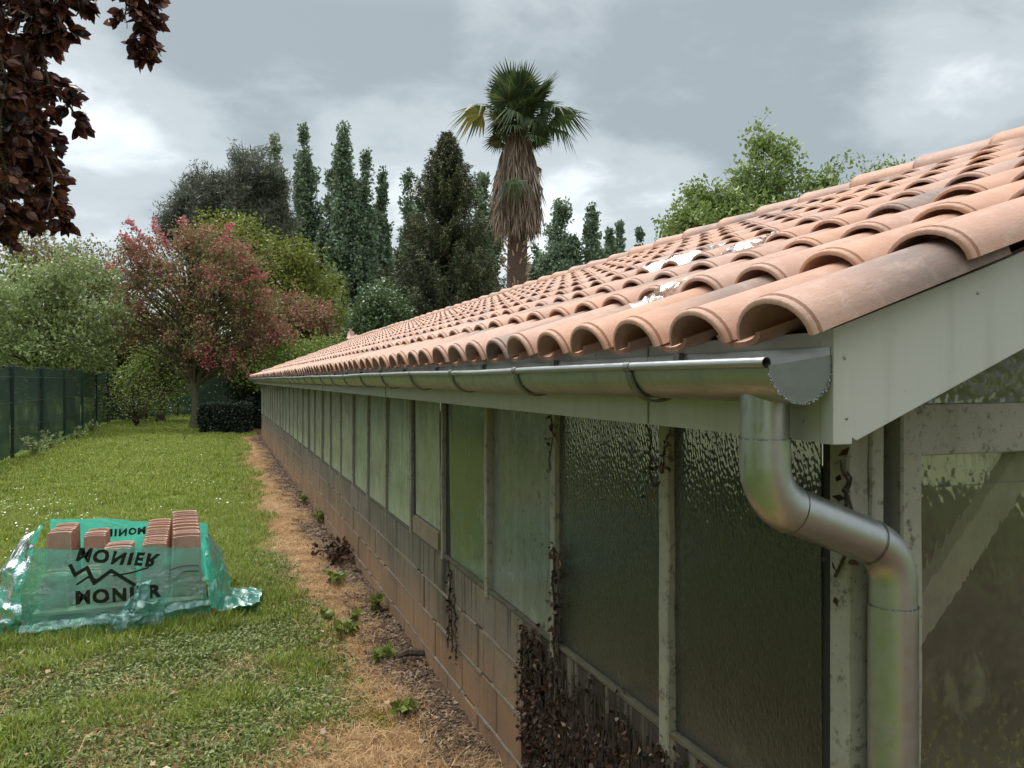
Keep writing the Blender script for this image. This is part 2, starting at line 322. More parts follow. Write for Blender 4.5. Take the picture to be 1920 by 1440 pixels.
for c in range(4):
    x = AW+.5; z = ZS-(c+1)*CHT
    for k in range(3):
        o = link('block', full, GH, rot=(0,0,-PI/2)); o.rotation_euler = (0,0,PI/2); o.location = Vector((x+(k+1)*.5-.25*(c % 2), SG, z))-gl
    o = link('block', half if c % 2 else full, GH, rot=(0,0,PI/2)); o.location = Vector((AW+.06+(.25 if c % 2 else .5), SG, z))-gl
rj = random.Random(21)
for c in (1, 2, 3):
    b = MB(); y = SG
    while y < SE-.1:
        ln = rj.uniform(.05, .16)
        if rj.random() < .8: b.box(AW-rj.uniform(.001, .005), AW+.02, y, y+ln, ZS-c*CHT-rj.uniform(.004,.008), ZS-c*CHT+rj.uniform(.003, .007))
        y += ln
    tag(gp('bed_joint', b, M['mortar']), kind='stuff')
M['sill'] = simple('mossy_sill', (.105,.095,.065), .95, var=.6, scale=22, bump=.9, bscale=70, bdist=.006, spec=.2)
# posts and panes, side wall
ZT = 1.50
ys = [SG+.02]; yy = 1.80
while yy < SE-.3: ys.append(yy); yy += .735
ys.append(SE-.04)
post_me = {}
def post(x0, x1, y0, y1, z0, z1, name='post', bvl=.004):
    b = MB(); n = 10; r = random.Random(int(y0*1000+x0*77))
    zs = [z0+(z1-z0)*i/n for i in range(n+1)]
    for i in range(n+1):
        d = r.uniform(-.0025, .0025); e_ = r.uniform(-.0025, .0025)
        b.v += [(x0+d, y0+e_, zs[i]), (x1, y0+e_, zs[i]), (x1, y1+d, zs[i]), (x0+d, y1+d, zs[i])]
    for i in range(n):
        k = i*4
        for q in range(4): a, c_ = k+q, k+(q+1) % 4; b.f.append((a, c_, c_+4, a+4))
    b.f += [(3,2,1,0), (4*n, 4*n+1, 4*n+2, 4*n+3)]
    o = gp(name, b, M['post']); bev(o, bvl); return o
for i, y in enumerate(ys):
    wd = .036 if i not in (0, 1) else .046
    if i in (4,): post(AW-.006, AW+.05, y-.012, y+.018, ZS-.02, ZT)
    elif i in (5,): post(AW-.006, AW+.05, y-.02, y+.018, ZS-.02, ZT)
    else: post(AW-.010, AW+.05, y-wd/2 if i else SG-.005, y+wd/2 if i else SG+.045, ZS-.03 if i > 2 else ZS-.06, ZT)
rr = random.Random(3)
for i in range(len(ys)-1):
    y0, y1 = ys[i]+.02, ys[i+1]-.02
    g0 = .07 if i == 4 else 0; g1 = .035 if i == 4 else (.085 if i == 3 else 0)
    if i == 4: y0 += .07; y1 -= .05
    if i == 3: y1 -= .09
    if i == 0: y0 += .05
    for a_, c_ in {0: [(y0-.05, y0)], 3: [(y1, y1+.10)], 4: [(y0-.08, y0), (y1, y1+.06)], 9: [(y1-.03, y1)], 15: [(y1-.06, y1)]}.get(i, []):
        b = MB(); b.box(AW+.017, AW+.03, a_, c_, ZS, ZT); gp('gap_shade_strip', b, M['black'])  # black strip painted in for the unlit interior behind the gap
    zb = ZS+.012 + (.10 if i == 4 else 0); b = MB()
    hl = (y1-y0)/2; b.box(0, .004, -hl, hl, zb-1.1, ZT-1.1)
    m = M['glass'] if i < 2 else (M['glass_mid'] if i == 2 else (M['glass_pale'] if i != 3 else M['glass_green']))
    o = gp('glass_pane', b, m); o.location = Vector((AW+.012, (y0+y1)/2, 1.1))-gl
    o.rotation_euler = (0, math.radians(rr.uniform(-.8, .8)), math.radians(rr.uniform(-1.2, 1.2)))
    if i == 4:
        b = MB(); b.box(AW-.002, AW+.02, y0, y1, ZS+.004, ZS+.104); gp('infill_board', b, M['old_board'])
b = MB(); b.box(AW-.004, AW+.06, SG+.06, SE, ZS-.006, ZS+.009); gp('sill', b, M['sill'], bevel=.003)
# near gable: posts, rail, panes
post(1.137, 1.172, SG-.012, SG+.04, .0, 1.62); post(1.202, 1.256, SG-.02, SG+.05, .0, 1.66)
post(AR-.04, AR+.04, SG-.01, SG+.05, ZS, 2.5)
b = MB(); b.box(1.256, XO, SG+.004, SG+.05, CH-.148, CH-.048); gp('gable_rail', b, M['post'], bevel=.003)
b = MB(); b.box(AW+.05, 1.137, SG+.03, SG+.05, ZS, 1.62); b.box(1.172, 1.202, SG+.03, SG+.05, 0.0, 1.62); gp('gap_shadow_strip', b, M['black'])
for z0, z1, ty in ((CH-.048, 1.95, .3), (CH-.215, CH-.148, -.2), (.16, CH-.212, .2)):
    b = MB(); b.box(0, AR-.06-1.25, 0, .004, 0, z1-z0)
    if z1 == 1.95:
        b = MB(); xx = AR-.06-1.25; b.prism_y([(0,0),(xx,0),(xx,1.0),(0,.18)], 0, .004)
    o = gp('gable_pane', b, M['glass_gable']); o.location = Vector((1.25, SG+.02+(.006 if ty < 0 else 0), z0))-gl; o.rotation_euler = (math.radians(ty), 0, 0)
b = MB(); b.prism_y([(AR+.04, ZS), (XO, ZS), (XO, 1.55), (AR+.04, 2.45)], SG+.02, SG+.024); gp('gable_pane', b, M['glass_gable'])
b = MB()   # diagonal brace inside the gable
b.box(-.035, .035, .045, .075, 0, 1.1, Matrix.Translation((1.17, SG, .93))@Matrix.Rotation(math.radians(44), 4, 'Y')); gp('diagonal_brace', b, M['brace'])
# inside: floor, trusses, opposite wall
b = MB(); b.box(AW+.15, XO-.15, SG+.15, SE-.15, -.1, .01); gp('inner_floor', b, M['soil_in'])
yo = SG
k = 0
while yo < SE-.5:
    b = MB(); b.box(XO-.02, XO-.016, yo+.03, yo+1.17, ZS, 1.5); gp('opposite_pane', b, M['glass_far']); b = MB(); b.box(XO-.04, XO+.01, yo-.03, yo+.03, ZS-.02, 1.55); gp('opposite_post', b, M['post']); yo += 1.2
b = MB(); b.prism_y([(AW,ZS),(XO,ZS),(XO,1.55),(AR,2.5),(AW,1.55)], SE-.03, SE-.026); gp('end_pane', b, M['glass_pale'])
for yo in np.arange(2.6, SE, 2.4):
    b = MB()
    b.tube([(AW+.05, yo, 1.52), (AR, yo, 2.42)], .035, 4); b.tube([(XO-.05, yo, 1.52), (AR, yo, 2.42)], .035, 4); b.box(AW+.03, XO-.03, yo-.03, yo+.03, 1.46, 1.53)
    gp('roof_truss', b, M['dark_wood'])
# roof deck
def deckz(x): return 1.588+PIT*(x-AE)
b = MB(); b.prism_y([(.925, deckz(.925)), (AR, deckz(AR)), (AR, deckz(AR)-.03), (.925, deckz(.925)-.03)], 1.035, 23.5)
xe = 2*AR-.925; b.prism_y([(AR+.001, deckz(AR)), (xe, deckz(.925)), (xe, deckz(.925)-.03), (AR+.001, deckz(AR)-.03)], 1.035, 23.5); gp('roof_deck', b, M['dark_wood'])
# tiles
def tile_geo(Ln, w0, w1, h0, h1, th, segs, up=True, bead=True):
    """rings along local x; returns verts, faces, uvs per vertex"""
    xs = [(0, -.003), (.003, -.0005), (.011, .0002), (.0135, -.0035), (.017, .0022), (.024, 0), (Ln, 0)] if bead else [(0, 0), (Ln*.5, 0), (Ln, 0)]
    V, Fc, UV = [], [], []; n = segs+1; sg = 1 if up else -1
    for shell in (0, 1):
        for x, ex in xs:
            f = x/Ln; wd = w0+(w1-w0)*f; h = h0+(h1-h0)*f; d = ex if shell == 0 else -th
            for k in range(n):
                a = -PI/2+PI*k/segs
                V.append((x, (wd+d)*math.sin(a), sg*((h+d)*math.cos(a)))); UV.append((k/segs, f))
    R = len(xs)
    for shell in (0, 1):
        o = shell*R*n
        for i in range(R-1):
            for k in range(segs):
                q = (o+i*n+k, o+i*n+k+1, o+(i+1)*n+k+1, o+(i+1)*n+k); Fc.append(q if (shell == 1) == up else q[::-1])
    o = R*n
    for k in range(segs): Fc.append((k, k+1, o+k+1, o+k)); a = (R-1)*n+k; Fc.append((a, a+1, o+a+1, o+a))
    for i in range(R-1):
        for k in (0, n-1): a = i*n+k; Fc.append((a, a+n, o+a+n, o+a))
    return V, Fc, UV
def tile_mesh(name, geo, mat):
    V, Fc, UV = geo; me = bpy.data.meshes.new(name); me.from_pydata(V, [], Fc); me.materials.append(mat)
    ul = me.uv_layers.new(name='UVMap'); li = np.zeros(len(me.loops), np.int32); me.loops.foreach_get('vertex_index', li)
    ul.data.foreach_set('uv', np.asarray(UV, np.float32)[li].ravel()); me.update(); me.shade_smooth(); me.set_sharp_from_angle(angle=math.radians(55)); return me
class TileStuff:
    def __init__(s): s.V = []; s.F = []; s.UV = []; s.T = []; s.n = 0
    def add(s, geo, Mx, tone):
        V, Fc, UV = geo; A = np.array(V); R = np.array(Mx)[:3, :3]; t = np.array(Mx)[:3, 3]
        s.V.append(A@R.T+t); s.F.append(np.array(Fc)+s.n); s.UV.append(np.array(UV)); s.T.append(np.full(len(Fc), tone)); s.n += len(V)
    def build(s, name, mat, parent):
        V = np.concatenate(s.V); Fq = np.concatenate(s.F); UV = np.concatenate(s.UV); T = np.concatenate(s.T)
        me = np_mesh(name, V, Fq, mat, T); ul = me.uv_layers.new(name='UVMap'); ul.data.foreach_set('uv', UV[Fq.ravel()].astype(np.float32).ravel())
        me.shade_smooth(); me.set_sharp_from_angle(angle=math.radians(55)); o = link(name, me, parent); return tag(o, kind='stuff')
G_cover = tile_geo(.46, .094, .078, .068, .058, .0105, 14); G_low = tile_geo(.46, .094, .078, .068, .058, .0125, 8, bead=False)
G_val = tile_geo(.46, .062, .078, .027, .05, .011, 8, up=False, bead=False)
G_ridge = tile_geo(.50, .112, .098, .088, .080, .014, 12); G_ridl = tile_geo(.50, .112, .098, .088, .080, .014, 8, bead=False)
ZB = 1.637
tilt = math.atan(PIT); items = []
rt = random.Random(11)
for k in range(NC):
    y = S0+CS*k
    for j in range(NR):
        x = AE+ROW*j+rt.uniform(-.006, .006)+(-.012 if j == 0 else 0); z = ZB+PIT*ROW*j+(.013 if j else 0)+rt.uniform(-.002, .002)
        p = tilt-math.radians(2.6 if j else 2.0)+rt.uniform(-.006, .006)
        Mx = Matrix.Translation((x, y+rt.uniform(-.005, .005), z))@Matrix.Rotation(rt.uniform(-.012, .012), 4, 'Z')@Matrix.Rotation(-p, 4, 'Y')@Matrix.Rotation(rt.uniform(-.02, .02), 4, 'X')
        d = math.hypot(x, y)+.5*j*0; Mx = Mx@Matrix.Diagonal((.62 if j == NR-1 else 1, 1, 1, 1)); items.append((d, Mx, rt.random()*50))
items.sort(key=lambda q: q[0])
def tone_like(c, f, dk):
    best = min((abs(((t*7.131) % 1)-c)+2*abs(((t*3.717) % 1)-f)+2*abs(((t*1.913) % 1)-dk), t) for t in (i*.013 for i in range(3800))); return best[1]
for q, (d, Mx, tn) in enumerate(items[:1]): items[q] = (d, Mx, tone_like(.1, .86, .62))
items[1] = (items[1][0], items[1][1], tone_like(.2, .05, .3))
me_cover = tile_mesh('cover_tile', G_cover, M['tile'])
def place(me, name, Mx, tone, parent=GH):
    o = link(name, me, parent); loc, rot, _ = Mx.decompose(); o.location = loc-Vector(parent.location); o.rotation_euler = rot.to_euler(); o.scale = _; o['tone'] = tone; return o
for d, Mx, tn in items[:300]: place(me_cover, 'cover_tile', Mx, tn)
ts = TileStuff()
for d, Mx, tn in items[300:]: ts.add(G_low, Matrix.Translation(-gl)@Mx, tn)
for d, Mx, tn in items:                       # the slope turned away
    ts.add(G_low, Matrix.Translation(-gl)@Matrix.Translation((2*AR, S0*2+CS*(NC-1), 0))@Matrix.Rotation(PI, 4, 'Z')@Mx, tn)
ts.build('roof_tiles_beyond', M['tile_s'], GH)
me_val = tile_mesh('channel_tile', G_val, M['tile']); ts = TileStuff()
for k in range(NC):
    y = S0+CS*(k+.5)
    for j in range(NR):
        Mx = Matrix.Translation((AE+.012+ROW*j+rt.uniform(-.01, .01), y, 1.652+PIT*ROW*j+rt.uniform(-.002, .002)))@Matrix.Rotation(-(tilt-.04), 4, 'Y')
        if j == 0 and k < 45: place(me_val, 'channel_tile', Mx, rt.random()*50)
        else: ts.add(G_val, Matrix.Translation(-gl)@Mx, rt.random()*50)
ts.build('channel_tiles_beyond', M['tile_s'], GH)
me_rid = tile_mesh('ridge_tile', G_ridge, M['tile']); k = 0; y = 1.0
while y < 23.3:
    Mx = Matrix.Translation((AR+rt.uniform(-.01, .01), y, 2.700+rt.uniform(-.006, .006)))@Matrix.Rotation(-PI/2+rt.uniform(-.02, .02), 4, 'Z')@Matrix.Rotation(math.radians(2.2), 4, 'Y')
    place(me_rid, 'ridge_tile', Mx, rt.random()*50); y += .447
b = MB()   # pleated closure strip under the ridge
n_ = 900
for i in range(n_):
    y0 = 1.02+i*.0249; z0 = 2.672+.006*(i % 2)
    b.add([(AR-.16, y0, z0-.018), (AR-.16, y0+.0249, z0-.018+.006*((-1)**(i % 2))), (AR-.06, y0+.0249, z0+.03), (AR-.06, y0, z0+.03)], [(0,1,2,3)])
tag(gp('ridge_closure_strip', b, M['black']), kind='stuff')
# fascia, barge
b = MB(); b.box(.92, .935, 1.03, 23.45, CH-.102, 1.648); gp('fascia_board', b, M['fascia'])
b = MB()
for y in (1.58, 4.6, 7.6, 11): b.box(.9165, .92, y-.0015, y+.0015, CH-.10, 1.645)
gp('fascia_joint', b, M['post'])
b = MB()
bz = lambda x: CH-.1015+.405*(x-.958)
b.prism_y([(.918, CH-.104), (.956, CH-.104), (.956, CH-.0935), (.965, bz(.965)), (AR, bz(AR)), (AR, bz(AR)+.12), (1.3, 1.655+.335*(1.3-.918)), (.918, 1.652)], 1.0, 1.03)
gp('barge_board', b, M['fascia'], bevel=.0015)
b = MB(); b.prism_y([(2*AR-.918, CH-.104), (2*AR-.918, 1.652), (AR, bz(AR)+.12), (AR, bz(AR))], 1.0, 1.03); gp('barge_board', b, M['fascia'])
b = MB(); b.box(.935, AW-.0, SG, 23.4, CH-.085, CH-.073); gp('soffit', b, M['fascia'])
b = MB(); b.box(AW-.002, AW+.06, SG+.01, SE, ZT-.002, 1.62); gp('wall_plate', b, M['dark_wood'])
def dome(b, c, nrm, r):
    nrm = Vector(nrm); u = nrm.orthogonal().normalized(); v = nrm.cross(u); V = []
    for i in range(3):
        a = i*PI/6
        for k in range(8): V.append(Vector(c)+(u*math.cos(k*PI/4)+v*math.sin(k*PI/4))*r*math.cos(a)+nrm*r*.6*math.sin(a))
    b.add(V, [(i*8+k, i*8+(k+1) % 8, (i+1)*8+(k+1) % 8, (i+1)*8+k) for i in range(2) for k in range(8)]+[tuple(16+k for k in range(8))])
M['screw'] = simple('screw', (.30,.29,.25), .4, .6)
for x, z in ((.940,1.605),(.944,1.508),(1.232,1.72)):
    b = MB(); dome(b, (x, 1.0, z), (0,-1,0), .0034); gp('screw', b, M['screw'], smooth=True)
for y, z in ((1.07,1.50),(1.66,1.632),(1.85,1.632),(2.4,1.632),(3.1,1.632)):
    b = MB(); dome(b, (.92, y, z), (-1,0,0), .0034); gp('screw', b, M['screw'], smooth=True)
# ------------------------------------------------------------------ gutter
GX, GZ, GR = .858, 1.592, .0625
GU = thing('gutter', 'half-round galvanised zinc gutter hung along the eave of the tiled roof', 'gutter', (GX, 1.005, GZ)); gg = Vector(GU.location)
b = MB(); prof = []
for k in range(21):
    a = PI+PI*k/20; prof.append((GX+GR*math.cos(a), GZ+GR*math.sin(a)*.97))
prof.append((GX+GR, GZ+.018)); inn = [(GX+(x-GX)*.97, GZ+(z-GZ)*.97) for x, z in prof]
ysg = [1.005]+list(np.arange(1.5, 23.4, .5))+[23.5]; n = len(prof)
for shell, P_ in enumerate((prof, inn)):
    o = len(b.v)
    for y in ysg:
        wv = .0022*math.sin(y*1.9)+.0015*math.sin(y*4.3); b.v += [(x, y, z+wv) for x, z in P_]
    for i in range(len(ysg)-1):
        for k in range(n-1):
            q = (o+i*n+k, o+i*n+k+1, o+(i+1)*n+k+1, o+(i+1)*n+k); b.f.append(q if shell else q[::-1])
def gpart(name, b, m, **k):
    o = b.build(name, m, GU, **k); o.location = -gg; return o
gpart('trough', b, M['zinc'], smooth=True)
b = MB(); b.tube([(GX-GR-.003, y, GZ+.004+.0022*math.sin(y*1.9)+.0015*math.sin(y*4.3)) for y in ysg], .0085, 12, cap=False)
b.tube([(GX-GR-.003, y, GZ+.004+.0022*math.sin(y*1.9)+.0015*math.sin(y*4.3)) for y in ysg[:3]], .0072, 12, cap=False); gpart('front_bead', b, M['zinc'], smooth=True)
b = MB(); cap = [(x, 1.004, z) for x, z in prof]
b.add(cap, [tuple(range(len(cap)))]); gpart('end_cap', b, M['zinc_cap'])
b = MB()
for i in range(150):
    a = PI+.18+(PI-.1)*i/150+random.uniform(-.01, .01); r = GR*random.uniform(.95, 1.02); s_ = random.uniform(.0008, .0024)
    dome(b, (GX+r*math.cos(a), 1.0035, GZ+r*math.sin(a)*.97), (random.uniform(-.4,.4), -1, random.uniform(-.4,.4)), s_)
tag(gpart('solder_beads', b, M['solder'], smooth=True), kind='stuff')
b = MB(); b.box(.9165, .9195, 1.006, 23.4, GZ-.01, 1.622); b.box(GX+GR, .9195, 1.01, 23.4, GZ+.012, GZ+.015); gpart('flashing_strip', b, M['zinc'])
y = 1.43; 
while y < 23.2:
    b = MB(); V = []
    for k in range(17):
        a = PI*.97+PI*1.05*k/16
        for rr_ in (GR+.0015, GR+.0065):
            for dy in (0, .024): V.append((GX+rr_*math.cos(a), y+dy, GZ+rr_*math.sin(a)))
    fc = []
    for k in range(16):
        o = k*4; fc += [(o, o+1, o+5, o+4), (o+2, o+6, o+7, o+3), (o, o+4, o+6, o+2), (o+1, o+3, o+7, o+5)]
    b.add(V, fc+[(0,2,3,1), (64,65,67,66)]); b.tube([(GX-GR-.003, y, GZ+.004), (GX-GR-.003, y+.024, GZ+.004)], .0105, 10); b.box(.905, .917, y, y+.024, GZ-.015, 1.626)
    gpart('bracket', b, M['zinc_dark'], smooth=True); y += .66
# ------------------------------------------------------------------ downpipe
DP = thing('downpipe', 'shiny galvanised zinc downpipe with swan-neck elbow at the near corner', 'downpipe', (1.14, 1.09, 0)); dg = Vector(DP.location)
PY = 1.092; X2 = 1.137
def arc(p0, p1, p2, R, n=12):
    p0, p1, p2 = Vector(p0), Vector(p1), Vector(p2); d1 = (p1-p0).normalized(); d2 = (p2-p1).normalized(); ang = d1.angle(d2); tl = R*math.tan(ang/2)
    a = p1-d1*tl; nrm = d1.cross(d2).normalized(); cdir = (nrm.cross(d1)).normalized(); c = a+cdir*R
    return [c+Matrix.Rotation(ang*i/n, 3, nrm)@(a-c) for i in range(n+1)]
A0 = (GX, PY, 1.55); A1 = (GX, PY, CH-.200); A2 = (X2, PY, CH-.308); A3 = (X2, PY, 0)
e1 = arc(A0, A1, A2, .085); e2 = arc(A1, A2, A3, .085)
def dpart(name, pts, r, m='zinc', n=32, caps=False):
    b = MB(); b.tube(pts, r, n, cap=caps); o = b.build(name, M[m], DP, smooth=True); o.location = -dg
    return o
PR = .040
dpart('outlet', [(GX, PY, 1.556), (GX, PY, 1.50), (GX, PY, CH-.104)], PR)
dpart('elbow', [(GX, PY, CH-.098)]+e1, PR+.0018)
dpart('offset_pipe', [e1[-1], (Vector(e1[-1])+Vector(e2[0]))/2, e2[0]], PR)
dpart('elbow', e2+[Vector((X2, PY, CH-.412))], PR+.0005)
dpart('lower_pipe', [(X2, PY, CH-.405), (X2, PY, .8), (X2, PY, .02)], PR+.002)
def ring(name, pts, r, m):
    b = MB(); b.tube(pts, r, 32, cap=False); o = b.build(name, M[m], DP, smooth=True); o.location = -dg
M['seam'] = simple('dark_seam', (.03,.035,.03), .6, .3)
def short(p, d, ln=.0016): p, d = Vector(p), Vector(d).normalized(); return [p-d*ln/2, p+d*ln/2]
d12 = Vector(e2[0])-Vector(e1[-1])
ring('seam', short(e1[-1], d12), PR+.0024, 'seam'); ring('seam', short(e2[0], d12), PR+.0022, 'seam')
ring('seam', short((GX, PY, CH-.098), (0,0,1)), PR+.0024, 'solder'); ring('seam', short((X2, PY, CH-.405), (0,0,1)), PR+.0026, 'solder')

# ------------------------------------------------------------------ foliage tools
def cn(shape): return np.clip(RNG.normal(size=shape), -1.45, 1.45)
def tone_noise(C, f=1.0, seed=0.0, amt=.35):
    t = RNG.random(len(C))*(1-amt)
    s = np.sin(C[:,0]*f*1.7+seed)*np.sin(C[:,1]*f*1.3+seed*2)*np.sin(C[:,2]*f*2.1+seed*3)*.5+.5
    return np.clip(t+amt*s, 0, 1)
def in_env(env, n, shell=.55):
    out = []; wts = np.array([e_[3]*e_[4]*e_[5] for e_ in env])**.67; wts /= wts.sum()
    for e_, k in zip(env, RNG.multinomial(n, wts)):
        d = rand_dirs(k); r = (shell+(1-shell)*RNG.random(k)**.6)[:,None]; out.append(np.array(e_[:3])+d*r*np.array(e_[3:6]))
    return np.concatenate(out)
LM = {
 'red': leaf_mat('hawthorn_leaf', [(0,(.10,.065,.035)),(.3,(.24,.13,.075)),(.55,(.25,.20,.08)),(.8,(.18,.21,.065)),(1,(.36,.20,.12))]),
 'blossom': leaf_mat('pink_blossom', [(0,(.36,.16,.12)),(.5,(.48,.17,.15)),(.8,(.54,.09,.14)),(1,(.60,.06,.17))]),
 'yellow': leaf_mat('robinia_leaf', [(0,(.08,.10,.02)),(.5,(.18,.20,.035)),(1,(.30,.31,.06))]),
 'poplar': leaf_mat('poplar_leaf', [(0,(.05,.085,.05)),(.5,(.15,.205,.125)),(1,(.34,.40,.28))]),
 'poplar_pale': leaf_mat('pale_poplar_leaf', [(0,(.12,.13,.08)),(.5,(.22,.25,.15)),(1,(.36,.39,.27))]),
 'pine': leaf_mat('pine_needles', [(0,(.045,.055,.042)),(.5,(.11,.125,.09)),(.8,(.14,.13,.09)),(1,(.22,.23,.18))]),
 'spruce': leaf_mat('spruce_needles', [(0,(.020,.032,.018)),(.5,(.06,.075,.035)),(.8,(.12,.115,.05)),(1,(.20,.15,.08))], trans=.15),
 'walnut': leaf_mat('bright_leaf', [(0,(.09,.13,.035)),(.5,(.20,.27,.07)),(1,(.34,.40,.15))]),
 'pale': leaf_mat('pale_green_leaf', [(0,(.13,.17,.05)),(.5,(.26,.32,.12)),(1,(.44,.48,.27))]),
 'olive': leaf_mat('bronze_leaf', [(0,(.11,.09,.04)),(.5,(.23,.20,.08)),(1,(.33,.28,.12))]),
 'fresh': leaf_mat('fresh_leaf', [(0,(.08,.12,.022)),(.5,(.18,.24,.045)),(1,(.31,.36,.10))]),
 'hedge': leaf_mat('box_leaf', [(0,(.008,.018,.008)),(.6,(.025,.045,.018)),(1,(.075,.10,.055))], rough=.35, trans=.1, spec=.5),
 'laurel': leaf_mat('laurel_leaf', [(0,(.04,.075,.025)),(.6,(.10,.155,.055)),(1,(.21,.28,.12))], rough=.4, trans=.2, spec=.5),
 'wood': leaf_mat('far_wood', [(0,(.05,.075,.025)),(.6,(.12,.155,.05)),(1,(.20,.23,.09))]),
 'plum': leaf_mat('purple_leaf', [(0,(.020,.009,.009)),(.4,(.06,.022,.018)),(.75,(.125,.045,.028)),(1,(.22,.085,.045))], rough=.35, trans=.42, spec=.5),
 'ivy': leaf_mat('dead_ivy', [(0,(.015,.011,.008)),(.6,(.05,.03,.02)),(.9,(.14,.07,.045)),(1,(.32,.25,.17))], trans=.05, spec=.2),
}
def branchy(b, base, tips, r0, segs=5, n=4, sag=.0, wig=.06, rt=.25):
    """curved tubes from points on the trunk to tips"""
    for s, t in zip(base, tips):
        s, t = Vector(s), Vector(t); d = t-s; ln = d.length; pts = []; rad = []
        mid = s+d*.5+Vector((0,0,ln*sag))
        o1 = Vector((random.uniform(-1,1), random.uniform(-1,1), random.uniform(-1,1)))*ln*wig
        for i in range(segs+1):
            u = i/segs; p = s*(1-u)**2+(mid+o1)*2*u*(1-u)+t*u*u; pts.append(p); rad.append(r0*(1-u*(1-rt)) if not hasattr(r0, '__len__') else 0)
        b.tube(pts, rad, n, cap=False)
def tree(name, label, cat, bx, by, trunk_top, tr, env, ncl, lpc, lsize, crad, mat, bark='bark', group=None, shell=.45, sag=.1, lean=(0,0), aspect=.55, droop=0, twigs=3, bstart=.3, extra=None, tonef=1.0, z0=-.1, tip_r=.25, br=None, flat=1.0):
    T = thing(name, label, cat, (bx, by, 0), 0, group); b = MB()
    top = Vector((bx+lean[0], by+lean[1], trunk_top)); pts = []; k = 8
    for i in range(k+1):
        u = i/k; pts.append(Vector((bx+lean[0]*u*u+.25*tr*math.sin(i*1.7+bx), by+lean[1]*u*u+.25*tr*math.cos(i*2.1), z0+(trunk_top-z0)*u)))
    b.tube(pts, [tr*(1.35 if i == 0 else 1-.75*i/k) for i in range(k+1)], 10, cap=False)
    o = b.build('trunk', M[bark], T, smooth=True); o.location = (-bx, -by, 0)
    C = in_env(env, ncl, shell); tb = MB(); st = []
    for c in C:
        f = min(.98, max(bstart, ((c[2]-z0)/(trunk_top-z0))*random.uniform(.45, .8))); i = f*k; q = int(i); st.append(pts[q].lerp(pts[min(q+1, k)], i-q))
    branchy(tb, st, [Vector(c) for c in C], br or tr*.28, 5, 4, sag, rt=.15)
    allc = []
    for c in C:
        for q in range(twigs):
            e_ = Vector(c)+Vector(np.random.default_rng(int(abs(c[0]*999+c[1]*77+q*13))).normal(size=3).tolist())*crad*.8; tb.tube([c, (Vector(c)+e_)/2+Vector((0,0,.03)), e_], [(br or tr*.28)*.2, (br or tr*.28)*.14, .004], 3, cap=False); allc.append(tuple(e_))
    o = tb.build('branches', M[bark], T); o.location = (-bx, -by, 0)
    P = np.repeat(C, lpc, axis=0); TW = np.array(allc) if allc else C; PT = TW[RNG.integers(0, len(TW), len(P))]
    sel = RNG.random(len(P)) < .5; P = np.where(sel[:,None], P+cn(P.shape)*crad*np.array([1,1,flat]), PT+cn(P.shape)*crad*.42*np.array([1,1,flat]))
    ax = rand_dirs(len(P), -droop); Vv, Fq = leaves_arrays(P-np.array([bx, by, 0]), lsize*(.7+.6*RNG.random(len(P))), ax, aspect)
    cl_t = RNG.random(len(C)); tone = np.clip(.62*tone_noise(P, tonef, bx)+.38*np.repeat(cl_t, lpc), 0, 1)
    me = np_mesh('foliage', Vv, Fq, LM[mat], tone); tag(link('foliage', me, T), kind='stuff')
    if extra: extra(T, C, P)
    return T, C, P
def E(px, py, Z, wpx, hpx, dfac=1.0):     # ellipsoid around the spot seen at (px,py), distance Z
    x, y, z = at(px, Z, py); r = wpx/F*Z/2; return (x, y, z, r, r*dfac, hpx/F*Z/2)

# --- red hawthorns
def blossoms(frac, size, rad, per=26, zmin=-9):
    def fn(T, C, P):
        bx, by, _ = T.location; cen = C.mean(0); d = np.linalg.norm((C-cen)/(C.std(0)+.01), axis=1); idx = np.argsort(-d-RNG.random(len(C))*1.2)[:int(len(C)*frac)]
        S = np.repeat(C[idx], per, axis=0)+cn((len(idx)*per, 3))*rad
        Vv, Fq = leaves_arrays(S-np.array([bx, by, 0]), size*(.6+.8*RNG.random(len(S))), None, .95)
        tn = np.clip(.5*RNG.random(len(S))+.5*np.repeat(RNG.random(len(idx)), per), 0, 1)
        me = np_mesh('blossom', Vv, Fq, LM['blossom'], tn); tag(link('blossom', me, T), kind='stuff')
    return fn
def sprays(T, ends, Z):
    b = MB(); P = []; bx, by, _ = T.location
    for px, py in ends:
        for q in range(2):
            e_ = Vector(at(px+random.uniform(-16,16), Z+random.uniform(-1.2,1.2), py+random.uniform(-12,12))); c = Vector(at(370, Z, 590)); s_ = c.lerp(e_, .45); m_ = s_.lerp(e_, .5)+Vector((0,0,.18)); pts = [s_, m_.lerp(s_, .35), m_, m_.lerp(e_, .6), e_]
            b.tube([p-T.location for p in pts], [.02,.014,.010,.006,.003], 3, cap=False)
            for k in range(130): i = random.randrange(1, 4); p = pts[i].lerp(pts[i+1], random.random()); P.append((p+Vector((random.gauss(0,.05), random.gauss(0,.05), random.gauss(0,.045))))[:])
    b.build('flowering_sprays', M['bark'], T); P = np.array(P)-np.array([bx, by, 0]); Vv, Fq = leaves_arrays(P, .07*(.6+.8*RNG.random(len(P))), None, .9)
    tag(link('spray_blossom', np_mesh('spray_blossom', Vv, Fq, LM['blossom'], RNG.random(len(P))), T), kind='stuff')
x0, y0 = gnd(365, 803); Zt = 25.5
env = [E(380,560,Zt,240,250), E(300,500,Zt,140,130), E(430,500,Zt,150,130), E(270,600,Zt,120,150), E(380,450,Zt,130,80), E(410,650,Zt,200,110), E(470,560,Zt,90,150), E(250,470,Zt,90,60), E(240,560,Zt,70,60), E(455,690,Zt,60,60), E(495,600,Zt,80,130), E(520,640,Zt,60,70)]
